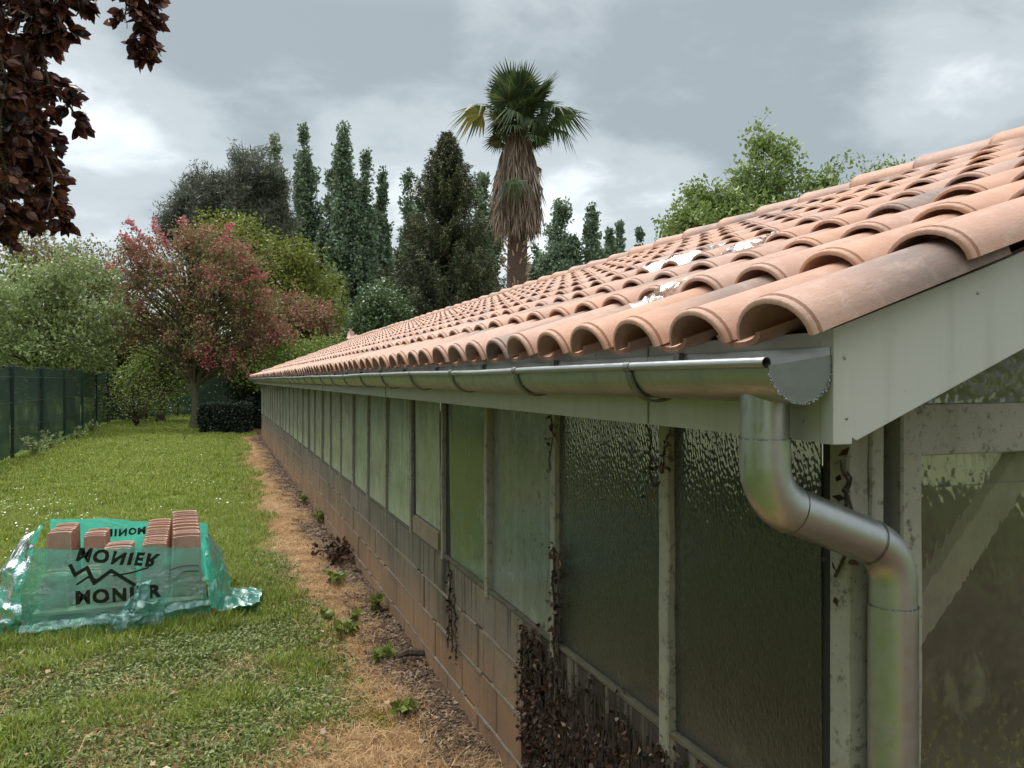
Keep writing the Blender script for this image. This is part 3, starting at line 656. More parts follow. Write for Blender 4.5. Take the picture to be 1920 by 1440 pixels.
T_, _, _ = tree('hawthorn_tree', 'pink-flowering hawthorn with a spreading reddish crown, trunk just left of the clipped cube hedge', 'tree', x0, y0, 4.6, .15, env, 320, 52, .105, .25, 'red', 'bark_moss', sag=.12, extra=blossoms(.50, .068, .14, 36), twigs=6, br=.045, shell=.25)
sprays(T_, [(250,405),(232,440),(215,500),(228,540),(300,420),(345,405),(205,590),(485,520),(500,600),(430,415),(470,700),(445,735),(385,700),(240,480)], 25.5)
x1, y1 = at(540, 30); Zt = 30
env = [E(550,625,Zt,150,130), E(590,610,Zt,80,110), E(510,640,Zt,90,100), E(548,580,Zt,40,70)]
tree('hawthorn_tree', 'lower pink-flowering hawthorn peeping over the far end of the tiled roof', 'tree', x1, y1, 3.0, .15, env, 130, 100, .11, .32, 'red', 'bark', extra=blossoms(.7, .08, .16, 40), br=.035)
# arching flowering sprays of the first hawthorn
# --- yellow-green robinia
x2, y2 = at(545, 37); Zt = 37
env = [E(560,560,Zt,130,160), E(540,500,Zt,90,90), E(600,600,Zt,70,110), E(500,560,Zt,100,160), E(430,440,Zt,90,70), E(470,470,Zt,70,60)]
tree('robinia_tree', 'yellow-green leafy tree rising behind the pink hawthorns', 'tree', x2, y2, 6.2, .22, env, 170, 130, .17, .5, 'yellow')
# --- poplars
def poplar(px, top, wpx, Z, mat, label, dens=1.0, base_py=None, grp=True):
    x, y = at(px, Z); h = CH-(top-712)/F*Z; r = wpx/F*Z/2*1.75
    T = thing('poplar_tree', label, 'tree', (x, y, 0), 0, 'tall slender poplars on the skyline'); b = MB(); b.tube([(0,0,-.2), (0,0,h*.5), (0,0,h*.93)], [.30, .18, .03], 8, cap=False); b.build('trunk', M['bark'], T, smooth=True)
    rp = random.Random(int(px*7)); LD = [(0, 0, 1.0)]+[(r*rp.uniform(.35,.75)*math.cos(q*1.9+px), r*rp.uniform(.35,.75)*math.sin(q*1.9+px), rp.uniform(.62,.92)) for q in range(6)]
    ncl = int(290*dens); C = []; tb = MB()
    for lx, ly, lh in LD: tb.tube([(0,0,h*.06), (lx*.6,ly*.6,h*.2), (lx,ly,h*lh*.6), (lx*.8,ly*.8,h*lh*.95)], [.09,.07,.04,.012], 4, cap=False)
    for i in range(ncl):
        lx, ly, lh = LD[rp.choice((0,0,1,2,3,4,5,6))]; u = rp.random()**.85; z = h*lh*(.12+.88*u); q = r*.46*(min(1, (1-u)*2.0+.05)**.75)*rp.uniform(.2, 1.15); a = rp.uniform(0, 2*PI)
        c = Vector((lx*(1-.35*u)+q*math.cos(a), ly*(1-.35*u)+q*math.sin(a), z)); C.append(c); s_ = Vector((lx*.8, ly*.8, max(.8, z-h*.06)))
        tb.tube([s_, s_.lerp(c, .5)+Vector((0,0,-.2)), c], [.03, .02, .01], 3, cap=False)
    tb.build('branches', M['bark'], T); C = np.array([tuple(c) for c in C])
    P = np.repeat(C, 80, axis=0); P = P+cn(P.shape)*np.array([r*.12, r*.12, h*.020]); ax = rand_dirs(len(P), .5)
    Vv, Fq = leaves_arrays(P, Z*.0046*(.5+.8*RNG.random(len(P))), ax, .7); tn = np.clip(.5*RNG.random(len(P))+.5*np.repeat(RNG.random(ncl), 80), 0, 1)
    tag(link('foliage', np_mesh('foliage', Vv, Fq, LM[mat], tn), T), kind='stuff')
for a in ((515,262,52,62,'poplar_pale','pale grey-green poplar half hidden behind the dark pine',.7), (570,248,46,60,'poplar','slim dark poplar standing alone just right of the dark pine',1.0),
          (622,330,52,58,'poplar','short poplar at the left foot of the tallest poplar',.8), (645,240,58,57,'poplar','tallest poplar, left of the dark spruce',1.2),
          (686,288,48,58,'poplar','poplar touching the right side of the tallest poplar',1.0), (717,320,40,60,'poplar','thin see-through poplar between the tallest poplar and the spruce',.6),
          (765,318,50,62,'poplar','poplar tip showing behind the left shoulder of the dark spruce',.8), (905,338,56,62,'poplar','poplar tip showing between the dark spruce and the palm trunk',.9),
          (1007,448,36,66,'poplar','sparse poplar just right of the palm trunk',.4), (1052,382,72,64,'poplar','broad poplar right of the palm, widest of that group',1.2),
          (1110,392,48,64,'poplar','second tall poplar right of the palm',1.0), (1142,432,32,70,'poplar','small poplar beside a slimmer twin, right of the palm',.6),
          (1163,422,28,72,'poplar','slim twin poplar above the middle of the ridge',.5), (1200,437,30,74,'poplar','lone small poplar tip above the ridge, left of the bright green tree',.6)):
    poplar(*a)
# --- pine
Zt = 42; x3, y3 = at(450, Zt)
env = [E(440,400,Zt,170,140), E(470,330,Zt,100,90), E(380,370,Zt,90,90), E(340,420,Zt,80,80), E(500,430,Zt,110,150), E(450,470,Zt,180,120), E(510,370,Zt,60,80)]
tree('pine_tree', 'dark grey-green pine with tufted branches above the pink hawthorn', 'tree', x3, y3, 12.5, .35, env, 340, 170, .34, .32, 'pine', aspect=.13, sag=-.05, shell=.45, br=.07, twigs=4, droop=-.4)
# --- spruce
def spruce():
    Z = 30; x, y = at(838, Z); h = CH-(245-712)/F*Z; T = thing('spruce_tree', 'dark cone-shaped spruce between the poplars and the palm', 'tree', (x, y, 0))
    b = MB(); b.tube([(0,0,-.2), (0,0,h*.5), (0,0,h-.1)], [.28, .16, .015], 8, cap=False); b.build('trunk', M['bark'], T, smooth=True)
    bb = MB(); P = []; A = []; TN = []; R0 = 182/F*Z
    nb = 480
    for i in range(nb):
        u = (i/nb)**.80; z = h*(.04+.955*u); rad = (R0*((1-u)**.82)*random.uniform(.74, 1.10)+.04); a = i*2.39996+random.uniform(-.3,.3)
        d = Vector((math.cos(a), math.sin(a), 0)); p0 = Vector((0,0,z)); dr = -.18 if u < .7 else .25
        pts = [p0+d*rad*t+Vector((0,0,rad*(dr*t-.16*math.sin(t*PI)+.30*t*t*t))) for t in (0,.25,.5,.75,1)]
        bb.tube(pts, [.03,.02,.014,.01,.004], 3, cap=False); n = int(60+140*rad); tt = RNG.random(n)**.75; tn = RNG.random()
        q = np.array([tuple(p) for p in pts]); ix = np.clip((tt*4).astype(int), 0, 3); fr = (tt*4-ix)[:,None]; c = q[ix]*(1-fr)+q[ix+1]*fr
        side = RNG.normal(size=(n,1))*rad*.095*(1.2-tt[:,None])*np.array([[-math.sin(a), math.cos(a), 0]]); hang = -np.abs(RNG.normal(size=n))*.13
        c = c+side+RNG.normal(size=(n,3))*.035; c[:,2] += hang; P.append(c); ax = np.array([[math.cos(a)*.6, math.sin(a)*.6, -.35]])+RNG.normal(size=(n,3))*.45; A.append(ax/np.linalg.norm(ax, axis=1)[:,None])
        TN.append(np.clip(RNG.random(n)*.5+tn*.25+.25*tt, 0, 1))
    bb.build('branches', M['bark'], T); P, A, TN = map(np.concatenate, (P, A, TN)); Vv, Fq = leaves_arrays(P, .15*(.6+.7*RNG.random(len(P))), A, .26)
    tag(link('foliage', np_mesh('foliage', Vv, Fq, LM['spruce'], TN), T), kind='stuff')
spruce()
# --- bright tree right
Zt = 19; x4, y4 = at(1440, Zt)
env = [E(1330,400,Zt,130,110), E(1430,350,Zt,120,110), E(1425,275,Zt,45,75), E(1470,290,Zt,40,70), E(1500,380,Zt,130,110), E(1555,335,Zt,55,80), E(1400,430,Zt,300,90), E(1290,420,Zt,70,90)]
tree('walnut_tree', 'bright green broad-leaved tree rising behind the ridge on the right', 'tree', x4, y4, 5.6, .18, env, 170, 85, .12, .20, 'walnut', shell=.3, sag=-.12, droop=.3, br=.03, twigs=5)
Zt = 26; x5, y5 = at(1665, Zt)
tree('walnut_tree', 'tree top just showing over the ridge at the far right', 'tree', x5, y5, 6.5, .18, [E(1665,345,Zt,110,60), E(1640,385,Zt,150,80)], 40, 80, .13, .3, 'walnut', br=.03)
# --- rounded shrub at the roof line
Zt = 27; x6, y6 = at(705, Zt)
tree('laurel_shrub', 'rounded grey-green shrub at the foot of the spruce, above the roof line', 'shrub', x6, y6, 4.0, .12, [E(715,600,Zt,90,120), E(690,630,Zt,60,80), E(740,610,Zt,40,70)], 130, 110, .11, .26, 'laurel', br=.025)
Zt = 25.5; x7, y7 = at(600, Zt)
tree('garden_shrub', 'leafy green shrub behind the far gable end of the roof', 'shrub', x7, y7, 2.4, .08, [E(560,672,Zt,130,50), E(620,665,Zt,100,40), E(500,700,Zt,100,60)], 90, 90, .09, .22, 'fresh', br=.02)
# --- dark bush by the far corner
Zt = 26; x8, y8 = at(462, Zt)
tree('laurel_bush', 'dark glossy evergreen bush beside the far corner of the greenhouse', 'shrub', x8, y8, 1.8, .08, [E(470,760,Zt,70,80), E(460,722,Zt,60,50), E(478,775,Zt,60,60)], 150, 90, .11, .17, 'hedge', br=.02, shell=.2)
# --- clipped cube
def cube_hedge():
    x, y = gnd(423, 812); T = thing('cube_hedge', 'small box hedge clipped into a cube on the far lawn', 'hedge', (x, y, 0), TH*-1); w_, d_, h_ = .58, .5, .86
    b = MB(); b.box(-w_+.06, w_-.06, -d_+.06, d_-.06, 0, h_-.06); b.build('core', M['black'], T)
    n = 26000; P = RNG.uniform(-1, 1, (n,3)); f = RNG.integers(0, 5, n); 
    for k, (ax_, sg) in enumerate(((0,1),(0,-1),(1,1),(1,-1),(2,1))): P[f == k, ax_] = sg
    P = P+RNG.normal(size=P.shape)*.035; bul = 1+.04*np.sin(P[:,0]*5+P[:,2]*4)[:,None]; P = P*np.array([w_, d_, h_/2])*bul; P[:,2] += h_/2
    P[:,2] = np.maximum(P[:,2], .06)
    Vv, Fq = leaves_arrays(P, .045*(.6+.8*RNG.random(n)), None, .6); tag(link('foliage', np_mesh('foliage', Vv, Fq, LM['hedge'], RNG.random(n)**1.5*.9), T), kind='stuff')
cube_hedge()
# --- small tree left of the hawthorn
x9, y9 = gnd(302, 792); Zt = F*CH/80
env = [E(300,700,Zt,110,90), E(330,680,Zt,90,70), E(270,720,Zt,90,80), E(310,650,Zt,100,60)]
tree('small_tree', 'small multi-stemmed green tree between fence and pink hawthorn', 'tree', x9, y9, 3.2, .16, env, 110, 60, .11, .3, 'fresh', br=.03, twigs=5)
# --- left side beyond fence
Zt = 24
env = [E(60,560,Zt,190,110), E(150,520,Zt,110,90), E(20,640,Zt,160,120), E(120,640,Zt,180,110), E(190,600,Zt,90,90)]
xa, ya = at(80, Zt+1)
tree('pale_tree', 'pale silvery green tree leaning over the green screen fence', 'tree', xa, ya, 3.8, .16, env, 170, 95, .12, .26, 'pale', br=.03, droop=.2)
Zt = 32; xb, yb = at(130, Zt)
env = [E(160,480,Zt,90,90), E(60,480,Zt,110,90), E(110,520,Zt,200,90), E(200,530,Zt,60,90)]
tree('bronze_tree', 'thin bronze-leaved tree seen against the sky above the pale tree', 'tree', xb, yb, 6.5, .18, env, 90, 60, .16, .34, 'olive', br=.03, twigs=6)
Zt = 36; xc, yc = at(215, Zt)
env = [E(215,620,Zt,130,130), E(260,660,Zt,120,110), E(170,670,Zt,100,100), E(330,640,Zt,120,100)]
tree('garden_tree', 'fresh yellow-green tree behind the far corner of the fence', 'tree', xc, yc, 4.5, .18, env, 140, 100, .16, .45, 'fresh')
Zt = 30; xd, yd = at(-60, Zt)
tree('garden_tree', 'green tree behind the fence at the left edge of the view', 'tree', xd, yd, 5, .2, [E(-60,560,Zt,260,220), E(-200,560,Zt,260,260)], 120, 100, .17, .5, 'fresh')
# shrubs along the far lawn
for i, (px, py, Z, wp, hp, mt, lb) in enumerate(((395,725,45,70,60,'fresh','low green shrub behind the trunk of the pink hawthorn'), (330,735,47,80,50,'laurel','dark low shrub at the back of the lawn, left of the hawthorn trunk'),
      (440,715,40,70,60,'fresh','light green shrub above the clipped cube hedge'), (480,690,38,60,50,'pale','pale shrub by the far eave corner'), (240,735,31,110,70,'laurel','scrubby bush at the fence corner with bare stems'))):
    x, y = at(px, Z); e_ = [E(px, py, Z, wp, hp), E(px+wp*.3, py+10, Z, wp*.7, hp*.7), E(px-wp*.3, py+8, Z, wp*.7, hp*.7)]
    tree('garden_shrub', lb, 'shrub', x, y, e_[0][2], .07, e_, 70, 80, .12 if Z > 35 else .08, .28, mt, br=.02)
b = MB(); x, y = gnd(255, 800)
SB = thing('bare_shrub', 'bare grey stems of a cut shrub arching near the fence corner', 'shrub', (x, y, 0))
for i in range(26):
    a = random.uniform(0, 2*PI); r_ = random.uniform(.3, 1.4); h_ = random.uniform(.4, 2.1); p = [Vector((0,0,0)), Vector((math.cos(a)*r_*.4, math.sin(a)*r_*.4, h_*.7)), Vector((math.cos(a)*r_, math.sin(a)*r_, h_*random.uniform(.6, 1)))]
    b.tube(p, [.025, .015, .005], 4, cap=False)
tag(b.build('stems', M['bark'], SB), kind='stuff')
P = RNG.normal(size=(1800,3))*np.array([.9,.9,.45])+np.array([0,0,.9]); P[:,2] = np.abs(P[:,2]); Vv, Fq = leaves_arrays(P, .07, None, .55); tag(link('foliage', np_mesh('foliage', Vv, Fq, LM['fresh'], RNG.random(1800)), SB), kind='stuff')
# --- distant wood all round
C = []; 
for i in range(420):
    a = random.uniform(-1.2, 1.5) if i < 300 else random.uniform(0, 2*PI); d = random.uniform(85, 110) if i < 300 else random.uniform(60, 90); C.append((d*math.sin(a), d*math.cos(a), random.uniform(.5, 5.5)))
C = np.array(C); P = np.repeat(C, 160, axis=0)+RNG.normal(size=(len(C)*160, 3))*np.array([3,3,1.5]); P[:,2] = np.abs(P[:,2])
Vv, Fq = leaves_arrays(P, .8*(.6+.7*RNG.random(len(P))), None, .7); tag(link('distant_wood', np_mesh('distant_wood', Vv, Fq, LM['wood'], tone_noise(P, .3))), 'distant wood closing the horizon behind the garden', 'wood', kind='stuff')
for bx_, by_, hh, lb in ((-6.5,-4.5,5.5,'unseen green garden tree added behind and left of the viewer'),(.5,-8.5,6,'unseen green garden tree added straight behind the viewer'),(-9,0.5,5,'unseen green garden tree added beyond the fence beside the viewer')):  # unseen trees, added for the glass and zinc to reflect
    tree('garden_tree', lb, 'tree', bx_, by_, hh*.8, .2, [(bx_,by_,hh*.62,2.4,2.2,hh*.42)], 90, 90, .22, .5, 'fresh', br=.03, twigs=2)
# ------------------------------------------------------------------ palm
def palm():
    Z = 14; x, y = at(968, Z); T = thing('palm_tree', 'tall fan palm with a shaggy skirt of dead fronds behind the roof', 'palm', (x, y, 0))
    zc = CH-(222-712)/F*Z; up = 1.57
    zs = CH-(470-712)/F*Z; zt = CH-(250-712)/F*Z
    b = MB(); b.tube([(0,0,-.2), (0,0,2), (.02,0,zs), (.06,0,zt+.2)], [.22,.20,.18,.14], 12); 
    b.build('trunk', M['palm_trunk'], T, smooth=True)
    b = MB()
    for i in range(170):
        a = random.uniform(0, 2*PI); z = random.uniform(1.5, zs+.2); r_ = .19; d = Vector((math.cos(a), math.sin(a), 0)); p = d*r_+Vector((0,0,z)); b.tube([p, p+d*.05+Vector((0,0,.05)), p+d*.09+Vector((0,0,.04+random.uniform(0,.05)))], [.018,.014,.008], 4)
    tag(b.build('petiole_stubs', M['palm_stub'], T), kind='stuff')
    # skirt of hanging dead blades
    n = 5200; u = RNG.random(n); a = RNG.uniform(0, 2*PI, n); zz_ = zs+.34+(zt-zs-.30)*u
    def rad(u): return np.interp(u, [0,.10,.30,.55,.8,1], [.34,.40,.42,.37,.27,.15])
    r_ = rad(u)*RNG.uniform(.45, 1.06, n); P = np.stack([r_*np.cos(a)+.03*u, r_*np.sin(a), zz_], 1)
    A = np.stack([np.cos(a)*.14, np.sin(a)*.14, -np.ones(n)], 1)+RNG.normal(size=(n,3))*.13; A /= np.linalg.norm(A, axis=1)[:,None]
    Vv, Fq = leaves_arrays(P, RNG.uniform(.18, .55, n)*np.clip(.55+u*1.4, 0, 1), A, .055, .01); tag(link('dead_frond_skirt', np_mesh('dead_frond_skirt', Vv, Fq, M['deadfrond'], RNG.random(n)), T), kind='stuff')
    # fans
    def fan_mesh(nseg, R, spread, droop, mat, ln):
        V, Fc = [], []; tn = []
        # petiole along +x
        def addq(p, t): 
            o = len(V); V.extend(p); Fc.append((o, o+1, o+2, o+3)); tn.append(t)
        wp = .014
        for s_ in range(4):
            xa_, xb_ = ln*s_/4, ln*(s_+1)/4; addq([(xa_, -wp, 0), (xb_, -wp, 0), (xb_, wp, .006), (xa_, wp, .006)], .95)
        for i in range(nseg):
            an = -spread+2*spread*i/(nseg-1); rl = R*(1-.22*abs(an/spread)**2)*random.uniform(.92, 1.04); c_, s_ = math.cos(an), math.sin(an); wd = .026; t = random.random()*.85
            p1 = Vector((ln+c_*rl*.55, s_*rl*.55, -.02)); p2 = Vector((ln+c_*rl, s_*rl, -droop*rl*random.uniform(.5, 1.6))); sd_ = Vector((-s_, c_, 0))*wd; o = Vector((ln, 0, 0))
            addq([o, p1-sd_, p1+Vector((0,0,.012)), o+Vector((0,0,.001))], t); addq([o, p1+Vector((0,0,.012)), p1+sd_, o-Vector((0,0,.001))], t)
            addq([p1-sd_, p2, p2+Vector((0,0,.001)), p1+Vector((0,0,.012))], t); addq([p1+Vector((0,0,.012)), p2+Vector((0,0,.001)), p2, p1+sd_], t)
        return np_mesh('frond', [tuple(v) for v in V], Fc, mat, tn)
    g1 = [fan_mesh(30, .60, 2.0, dr, LMp['palm'], .55) for dr in (.12, .25, .4)]; g2 = fan_mesh(24, .55, 1.7, .5, LMp['palm_old'], .62); g3 = fan_mesh(26, .5, 1.8, .9, LMp['palm'], .45)
    cen = Vector((.09, 0, zc))
    def frond(me, yaw, el, roll, sc=1.0, c=cen):
        o = link('frond', me, T); o.location = c; R = Matrix.Rotation(yaw, 3, 'Z')@Matrix.Rotation(-el, 3, 'Y')@Matrix.Rotation(roll, 3, 'X'); o.rotation_euler = R.to_euler(); o.scale = (sc,)*3; return o
    for i in range(27):
        u = i/27; el = math.radians(84-112*u**.9+random.uniform(-9, 9)); yaw = i*2.39996; me = g1[0] if u < .45 else (g1[1] if u < .65 else g3)
        frond(me, yaw, el, random.uniform(-.6, .6), random.uniform(.72, .92)*(1 if u < .5 else .86))
    for i in range(22):
        frond(g1[i % 3], i*2.39996+1, math.radians(75-95*(i/22)), random.uniform(-.6, .6), random.uniform(.42, .62), cen+Vector((random.uniform(-.06,.06), random.uniform(-.06,.06), -.12-.01*i)))
    rx = -TH   # camera right direction yaw
    frond(g2, PI+rx+.1, math.radians(6), .25, 1.1)['label'] = 'yellowing frond reaching out to the left'
    frond(g1[2], rx-.1, math.radians(5), -.15, 1.12); frond(g1[2], rx+.2, math.radians(-12), .3, 1.0)
    frond(g3, rx-PI/2-.1, math.radians(-30), 0, .75, Vector((-.08, -.25, CH-(335-712)/F*Z))); frond(g3, rx+.1, math.radians(-35), 0, .5, Vector((.2, 0, CH-(330-712)/F*Z)))
    frond(g3, rx+.2, math.radians(-25), .2, .42, Vector((.2, 0, CH-(300-712)/F*Z)))
M['palm_trunk'] = simple('palm_trunk', (.085,.055,.04), .95, var=.5, scale=25, bump=1, bscale=40, bdist=.03)
M['palm_stub'] = simple('palm_stub', (.33,.27,.20), .8)
M['deadfrond'] = leaf_mat('dead_frond', [(0,(.085,.055,.04)),(.5,(.26,.195,.145)),(1,(.42,.35,.28))], trans=.1, spec=.2)
LMp = {'palm': leaf_mat('palm_blade', [(0,(.025,.045,.018)),(.6,(.07,.105,.04)),(.9,(.16,.17,.06)),(1,(.22,.24,.10))], rough=.4), 'palm_old': leaf_mat('palm_blade_yellow', [(0,(.06,.085,.025)),(.6,(.13,.145,.04)),(1,(.28,.22,.06))], rough=.45)}
palm()
# ------------------------------------------------------------------ fence
def fence_mat():
    m, t, b, o = new_mat('green_screen'); g = NT(t); p = g.pos(); c = g.mix(g.noise(p, 1.6, 5), (.008,.03,.022), (.02,.055,.040)); g.l(c, b.inputs['Base Color']); b.inputs['Roughness'].default_value = .6
    z = g.sep(p)[2]; wv = g.n('ShaderNodeTexWave', {'Vector': p, 'Scale': 9.0, 'Distortion': 2.5}, bands_direction='Z').outputs[0]
    tr = g.n('ShaderNodeBsdfTransparent'); f = g.mr(g.noise(p, 1.1, 5, .7), .45, .72, .04, .22); mx = g.n('ShaderNodeMixShader', {0: f, 1: b.outputs[0], 2: tr.outputs[0]}); g.l(mx.outputs[0], o.inputs[0])
    g.l(g.bump(wv, .25, .006), b.inputs['Normal']); return m
M['screen'] = fence_mat(); M['fpost'] = simple('fence_post', (.012,.03,.022), .5)
def fence(p0, p1, n, label, base, hgt=1.83, step=.0):
    T = thing('screen_fence', label, 'fence', (p0[0], p0[1], 0)); p0, p1 = Vector((*p0, 0)), Vector((*p1, 0)); d = (p1-p0)/n; u = d.normalized(); w_ = Vector((-u.y, u.x, 0))
    for i in range(n+1):
        q = d*i; b = MB(); b.box(-.03, .03, -.03, .03, -.05, hgt+.04); b.build('post', M['fpost'], T, loc=q); b = MB(); b.box(-.035, .035, -.035, .035, hgt+.04, hgt+.055)
    for i in range(n):
        b = MB(); NU, NV = 24, 10
        for j in range(NV+1):
            for k in range(NU+1):
                uu, vv = k/NU, j/NV; q = d*(i+uu)-w_*(-.035)+w_*(.012*math.sin(uu*11+i*2+vv*4)*math.sin(vv*7)); zt_ = hgt-.012*math.sin(uu*PI)*(1+i % 3); b.v.append((q.x, q.y, .09+.03*math.sin(uu*9+i)+(zt_-.09)*vv))
        for j in range(NV):
            for k in range(NU): a = j*(NU+1)+k; b.f.append((a, a+1, a+NU+2, a+NU+1))
        b.build('screen_panel', M['screen'], T, smooth=True)
        b = MB()
        for z in (.12, .62, 1.12, 1.62, hgt): q0 = d*i-w_*.02; q1 = d*(i+1)-w_*.02; b.tube([q0+Vector((0,0,z)), q1+Vector((0,0,z))], .007, 4)
        b.build('wires', M['fpost'], T)
FA = -3.85
fence((FA, 4.3), (FA+.15, 31.4), 10, 'dark green screen fence along the left side of the lawn', None)
fence((FA+.15, 31.9), (1.5, 43), 5, 'dark green screen fence crossing behind the bushes at the back', None)

# ------------------------------------------------------------------ plum tree (near, top left)
def plum():
    tx, ty = -3.1, 2.2; T = thing('plum_tree', 'purple-leaved plum tree whose branches hang into the top left corner', 'tree', (tx, ty, 0)); b = MB()
    b.tube([(0,0,-.1), (.05,.02,1.2), (.12,.1,2.2), (.3,.3,3.2), (.5,.6,4.3)], [.16,.13,.12,.09,.05], 12, cap=False); b.build('trunk', M['bark'], T, smooth=True)
    ends = []; bb = MB()
    def hang(px, py0, py1, Z, wid, seed, npx=0, n=None):
        # a bough and shoots following the outline seen top left
        r_ = random.Random(seed); p0 = Vector(at(px, Z, py0)); L_ = abs(py1-py0)/F*Z; p1 = Vector(at(px+npx, Z, py1)); pts = [p0.lerp(p1, t)+Vector((r_.uniform(-1,1), r_.uniform(-1,1), 0))*.03 for t in (0,.2,.4,.6,.8,1)]
        bb.tube([q-T.location for q in pts], [.008,.007,.006,.005,.004,.002], 5, cap=False)
        for i in range(n or int(21*L_/.3)):
            t = r_.uniform(0, 1); p = p0.lerp(p1, t); a = r_.uniform(0, 2*PI); e = p+Vector((math.cos(a), math.sin(a), r_.uniform(-.7, .1))).normalized()*wid*r_.uniform(.3, 1)*(1-.45*t)
            bb.tube([p-T.location, p.lerp(e, .5)+Vector((0,0,.01))-T.location, e-T.location], [.003,.0022,.001], 3, cap=False); ends.append((p, e))
    # main mass at the left edge
    for px, a0, a1, Z, wd, dx in ((-30,-120,160,3.4,.20,20),(40,-150,120,3.6,.20,15),(90,-150,60,3.5,.17,20),(120,-120,10,3.6,.12,30),(0,80,420,3.3,.20,10),(40,100,380,3.5,.18,15),(70,60,300,3.6,.17,30),(20,200,430,3.7,.17,40),
                                  (60,220,400,3.4,.13,40),(-20,250,440,3.5,.2,10),(100,160,235,3.5,.08,55),(-60,0,400,3.6,.22,0),(80,300,420,3.6,.09,40),(130,-80,10,3.4,.10,30),(30,-40,200,3.9,.2,20),(-10,120,330,4.0,.2,10)):
        hang(px, a0, a1, Z, wd, int(px*7+a0), dx)
    hang(235, -90, 110, 3.5, .10, 5, 38, 34); hang(270, -60, 85, 3.6, .09, 6, 15, 22); hang(225, -100, 40, 3.6, .08, 8, 10, 12); hang(150, -120, 10, 3.5, .08, 9, 10, 8)
    # boughs linking to trunk
    for p in (( -30,-120,3.4),(40,-150,3.6),(90,-150,3.5),(0,80,3.3),(-60,0,3.6),(-20,250,3.5),(235,-90,3.5),(270,-60,3.6),(120,-120,3.6),(30,-40,3.9),(225,-100,3.6),(150,-120,3.5)):
        q = Vector(at(p[0], p[2], p[1]))-T.location; s_ = Vector((.3,.3,3.2)); bb.tube([s_, s_.lerp(q, .5)+Vector((0,0,.35)), q], [.03,.02,.008], 5, cap=False)
    # rest of the crown, outside the view
    env = [(-3.2,2.0,3.6,1.5,1.6,1.2), (-3.4,3.4,3.9,1.3,1.4,1.1), (-3.6,1.2,3.0,1.2,1.2,1.1), (-2.6,2.3,4.2,1.2,1.5,.8)]
    C = in_env(env, 160, .3)
    d = C-np.array([0,0,CH]); Zc = d[:,0]*ST+d[:,1]*CT; Xc = d[:,0]*CT-d[:,1]*ST; px = 960+F*Xc/np.maximum(Zc,.01); C = C[(Zc < .3) | (px < -120)]
    branchy(bb, [Vector((.3,.3,3.0))]*len(C), [Vector(c)-T.location for c in C], .02, 4, 4)
    bb.build('branches', M['bark'], T)
    # leaves: each a shaped blade, nearest 300 as parts
    def leaf_geo():
        prof_ = [(0,.0),(.15,.2),(.4,.30),(.65,.25),(.85,.12),(1,0)]; V = [(0,0,0)]; Fc = []
        L_ = [(x, y) for x, y in prof_[1:-1]]; V = [(x, 0, -.10*math.sin(x*PI)) for x, _ in prof_]; nL = len(V)
        V += [(x, y, .05-.10*math.sin(x*PI)) for x, y in L_]; V += [(x, -y, .05-.10*math.sin(x*PI)) for x, y in L_]
        m_ = len(L_)
        for s in (0, 1):
            o = nL+s*m_
            F_ = [(0, 1, o), ]+[(i+1, i+2, o+i+1, o+i) for i in range(m_-1)]+[(m_, m_+1, o+m_-1)]
            Fc += F_ if s else [f[::-1] for f in F_]
        return V, Fc
    LV, LF = leaf_geo(); LVn = np.array(LV); tris = []
    for f in LF:
        tris.append((f[0], f[1], f[2])); 
        if len(f) == 4: tris.append((f[0], f[2], f[3]))
    LFn = np.array(tris)
    spots = []
    r_ = random.Random(4)
    for p, e in ends:
        for k in range(r_.randint(7, 11)):
            t = r_.uniform(.15, 1.02); c = p.lerp(e, t); dr = (e-p).normalized()+Vector((r_.uniform(-1,1), r_.uniform(-1,1), r_.uniform(-1.1,.35))); spots.append((c, dr.normalized(), r_.uniform(.042, .072), r_.random()))
    def mx(c, dr, s):
        X = dr; Y = X.cross(Vector((r_.uniform(-1,1), r_.uniform(-1,1), r_.uniform(-.3,1)))).normalized(); Zv = X.cross(Y); R = Matrix((X, Y, Zv)).transposed(); return R, s
    spots.sort(key=lambda q: (q[0]-Vector((0,0,CH))).length); vis = []; rest = []
    for q in spots:
        d = q[0]-Vector((0,0,CH)); Zc = d.x*ST+d.y*CT; Xc = d.x*CT-d.y*ST; px, py = 960+F*Xc/Zc, 712-F*d.z/Zc; (vis if (-10 < px < 420 and -10 < py and len(vis) < 300) else rest).append(q)
    me = [bpy.data.meshes.new('leaf') for _ in range(6)]
    for i, m_ in enumerate(me):
        m_.from_pydata(LV, [], LF); a = m_.attributes.new('tone', 'FLOAT', 'FACE'); a.data.foreach_set('value', [.12+i*.17]*len(LF)); m_.materials.append(LM['plum']); m_.update()
    for c, dr, s, tn in vis:
        R, s = mx(c, dr, s); o = link('leaf', me[min(5, int(tn*6))], T); o.location = c-T.location; o.rotation_euler = R.to_euler(); o.scale = (s,)*3
    Vs, Fs, Ts = [], [], []; n0 = 0
    for c, dr, s, tn in rest:
        R, s = mx(c, dr, s); A = (LVn*s)@np.array(R).T+np.array(c-T.location); Vs.append(A); Fs.append(LFn+n0); Ts.append(np.full(len(LFn), tn)); n0 += len(LVn)
    mm = np_mesh('leaves', np.concatenate(Vs), np.concatenate(Fs), LM['plum'], np.concatenate(Ts), nv=3); tag(link('leaves', mm, T), kind='stuff')
    P = np.repeat(C, 130, axis=0)+RNG.normal(size=(len(C)*130, 3))*.17; P = P-np.array(T.location); Vv, Fq = leaves_arrays(P, .065, None, .55); tag(link('crown_foliage', np_mesh('crown_foliage', Vv, Fq, LM['plum'], RNG.random(len(P))), T), kind='stuff')
plum()

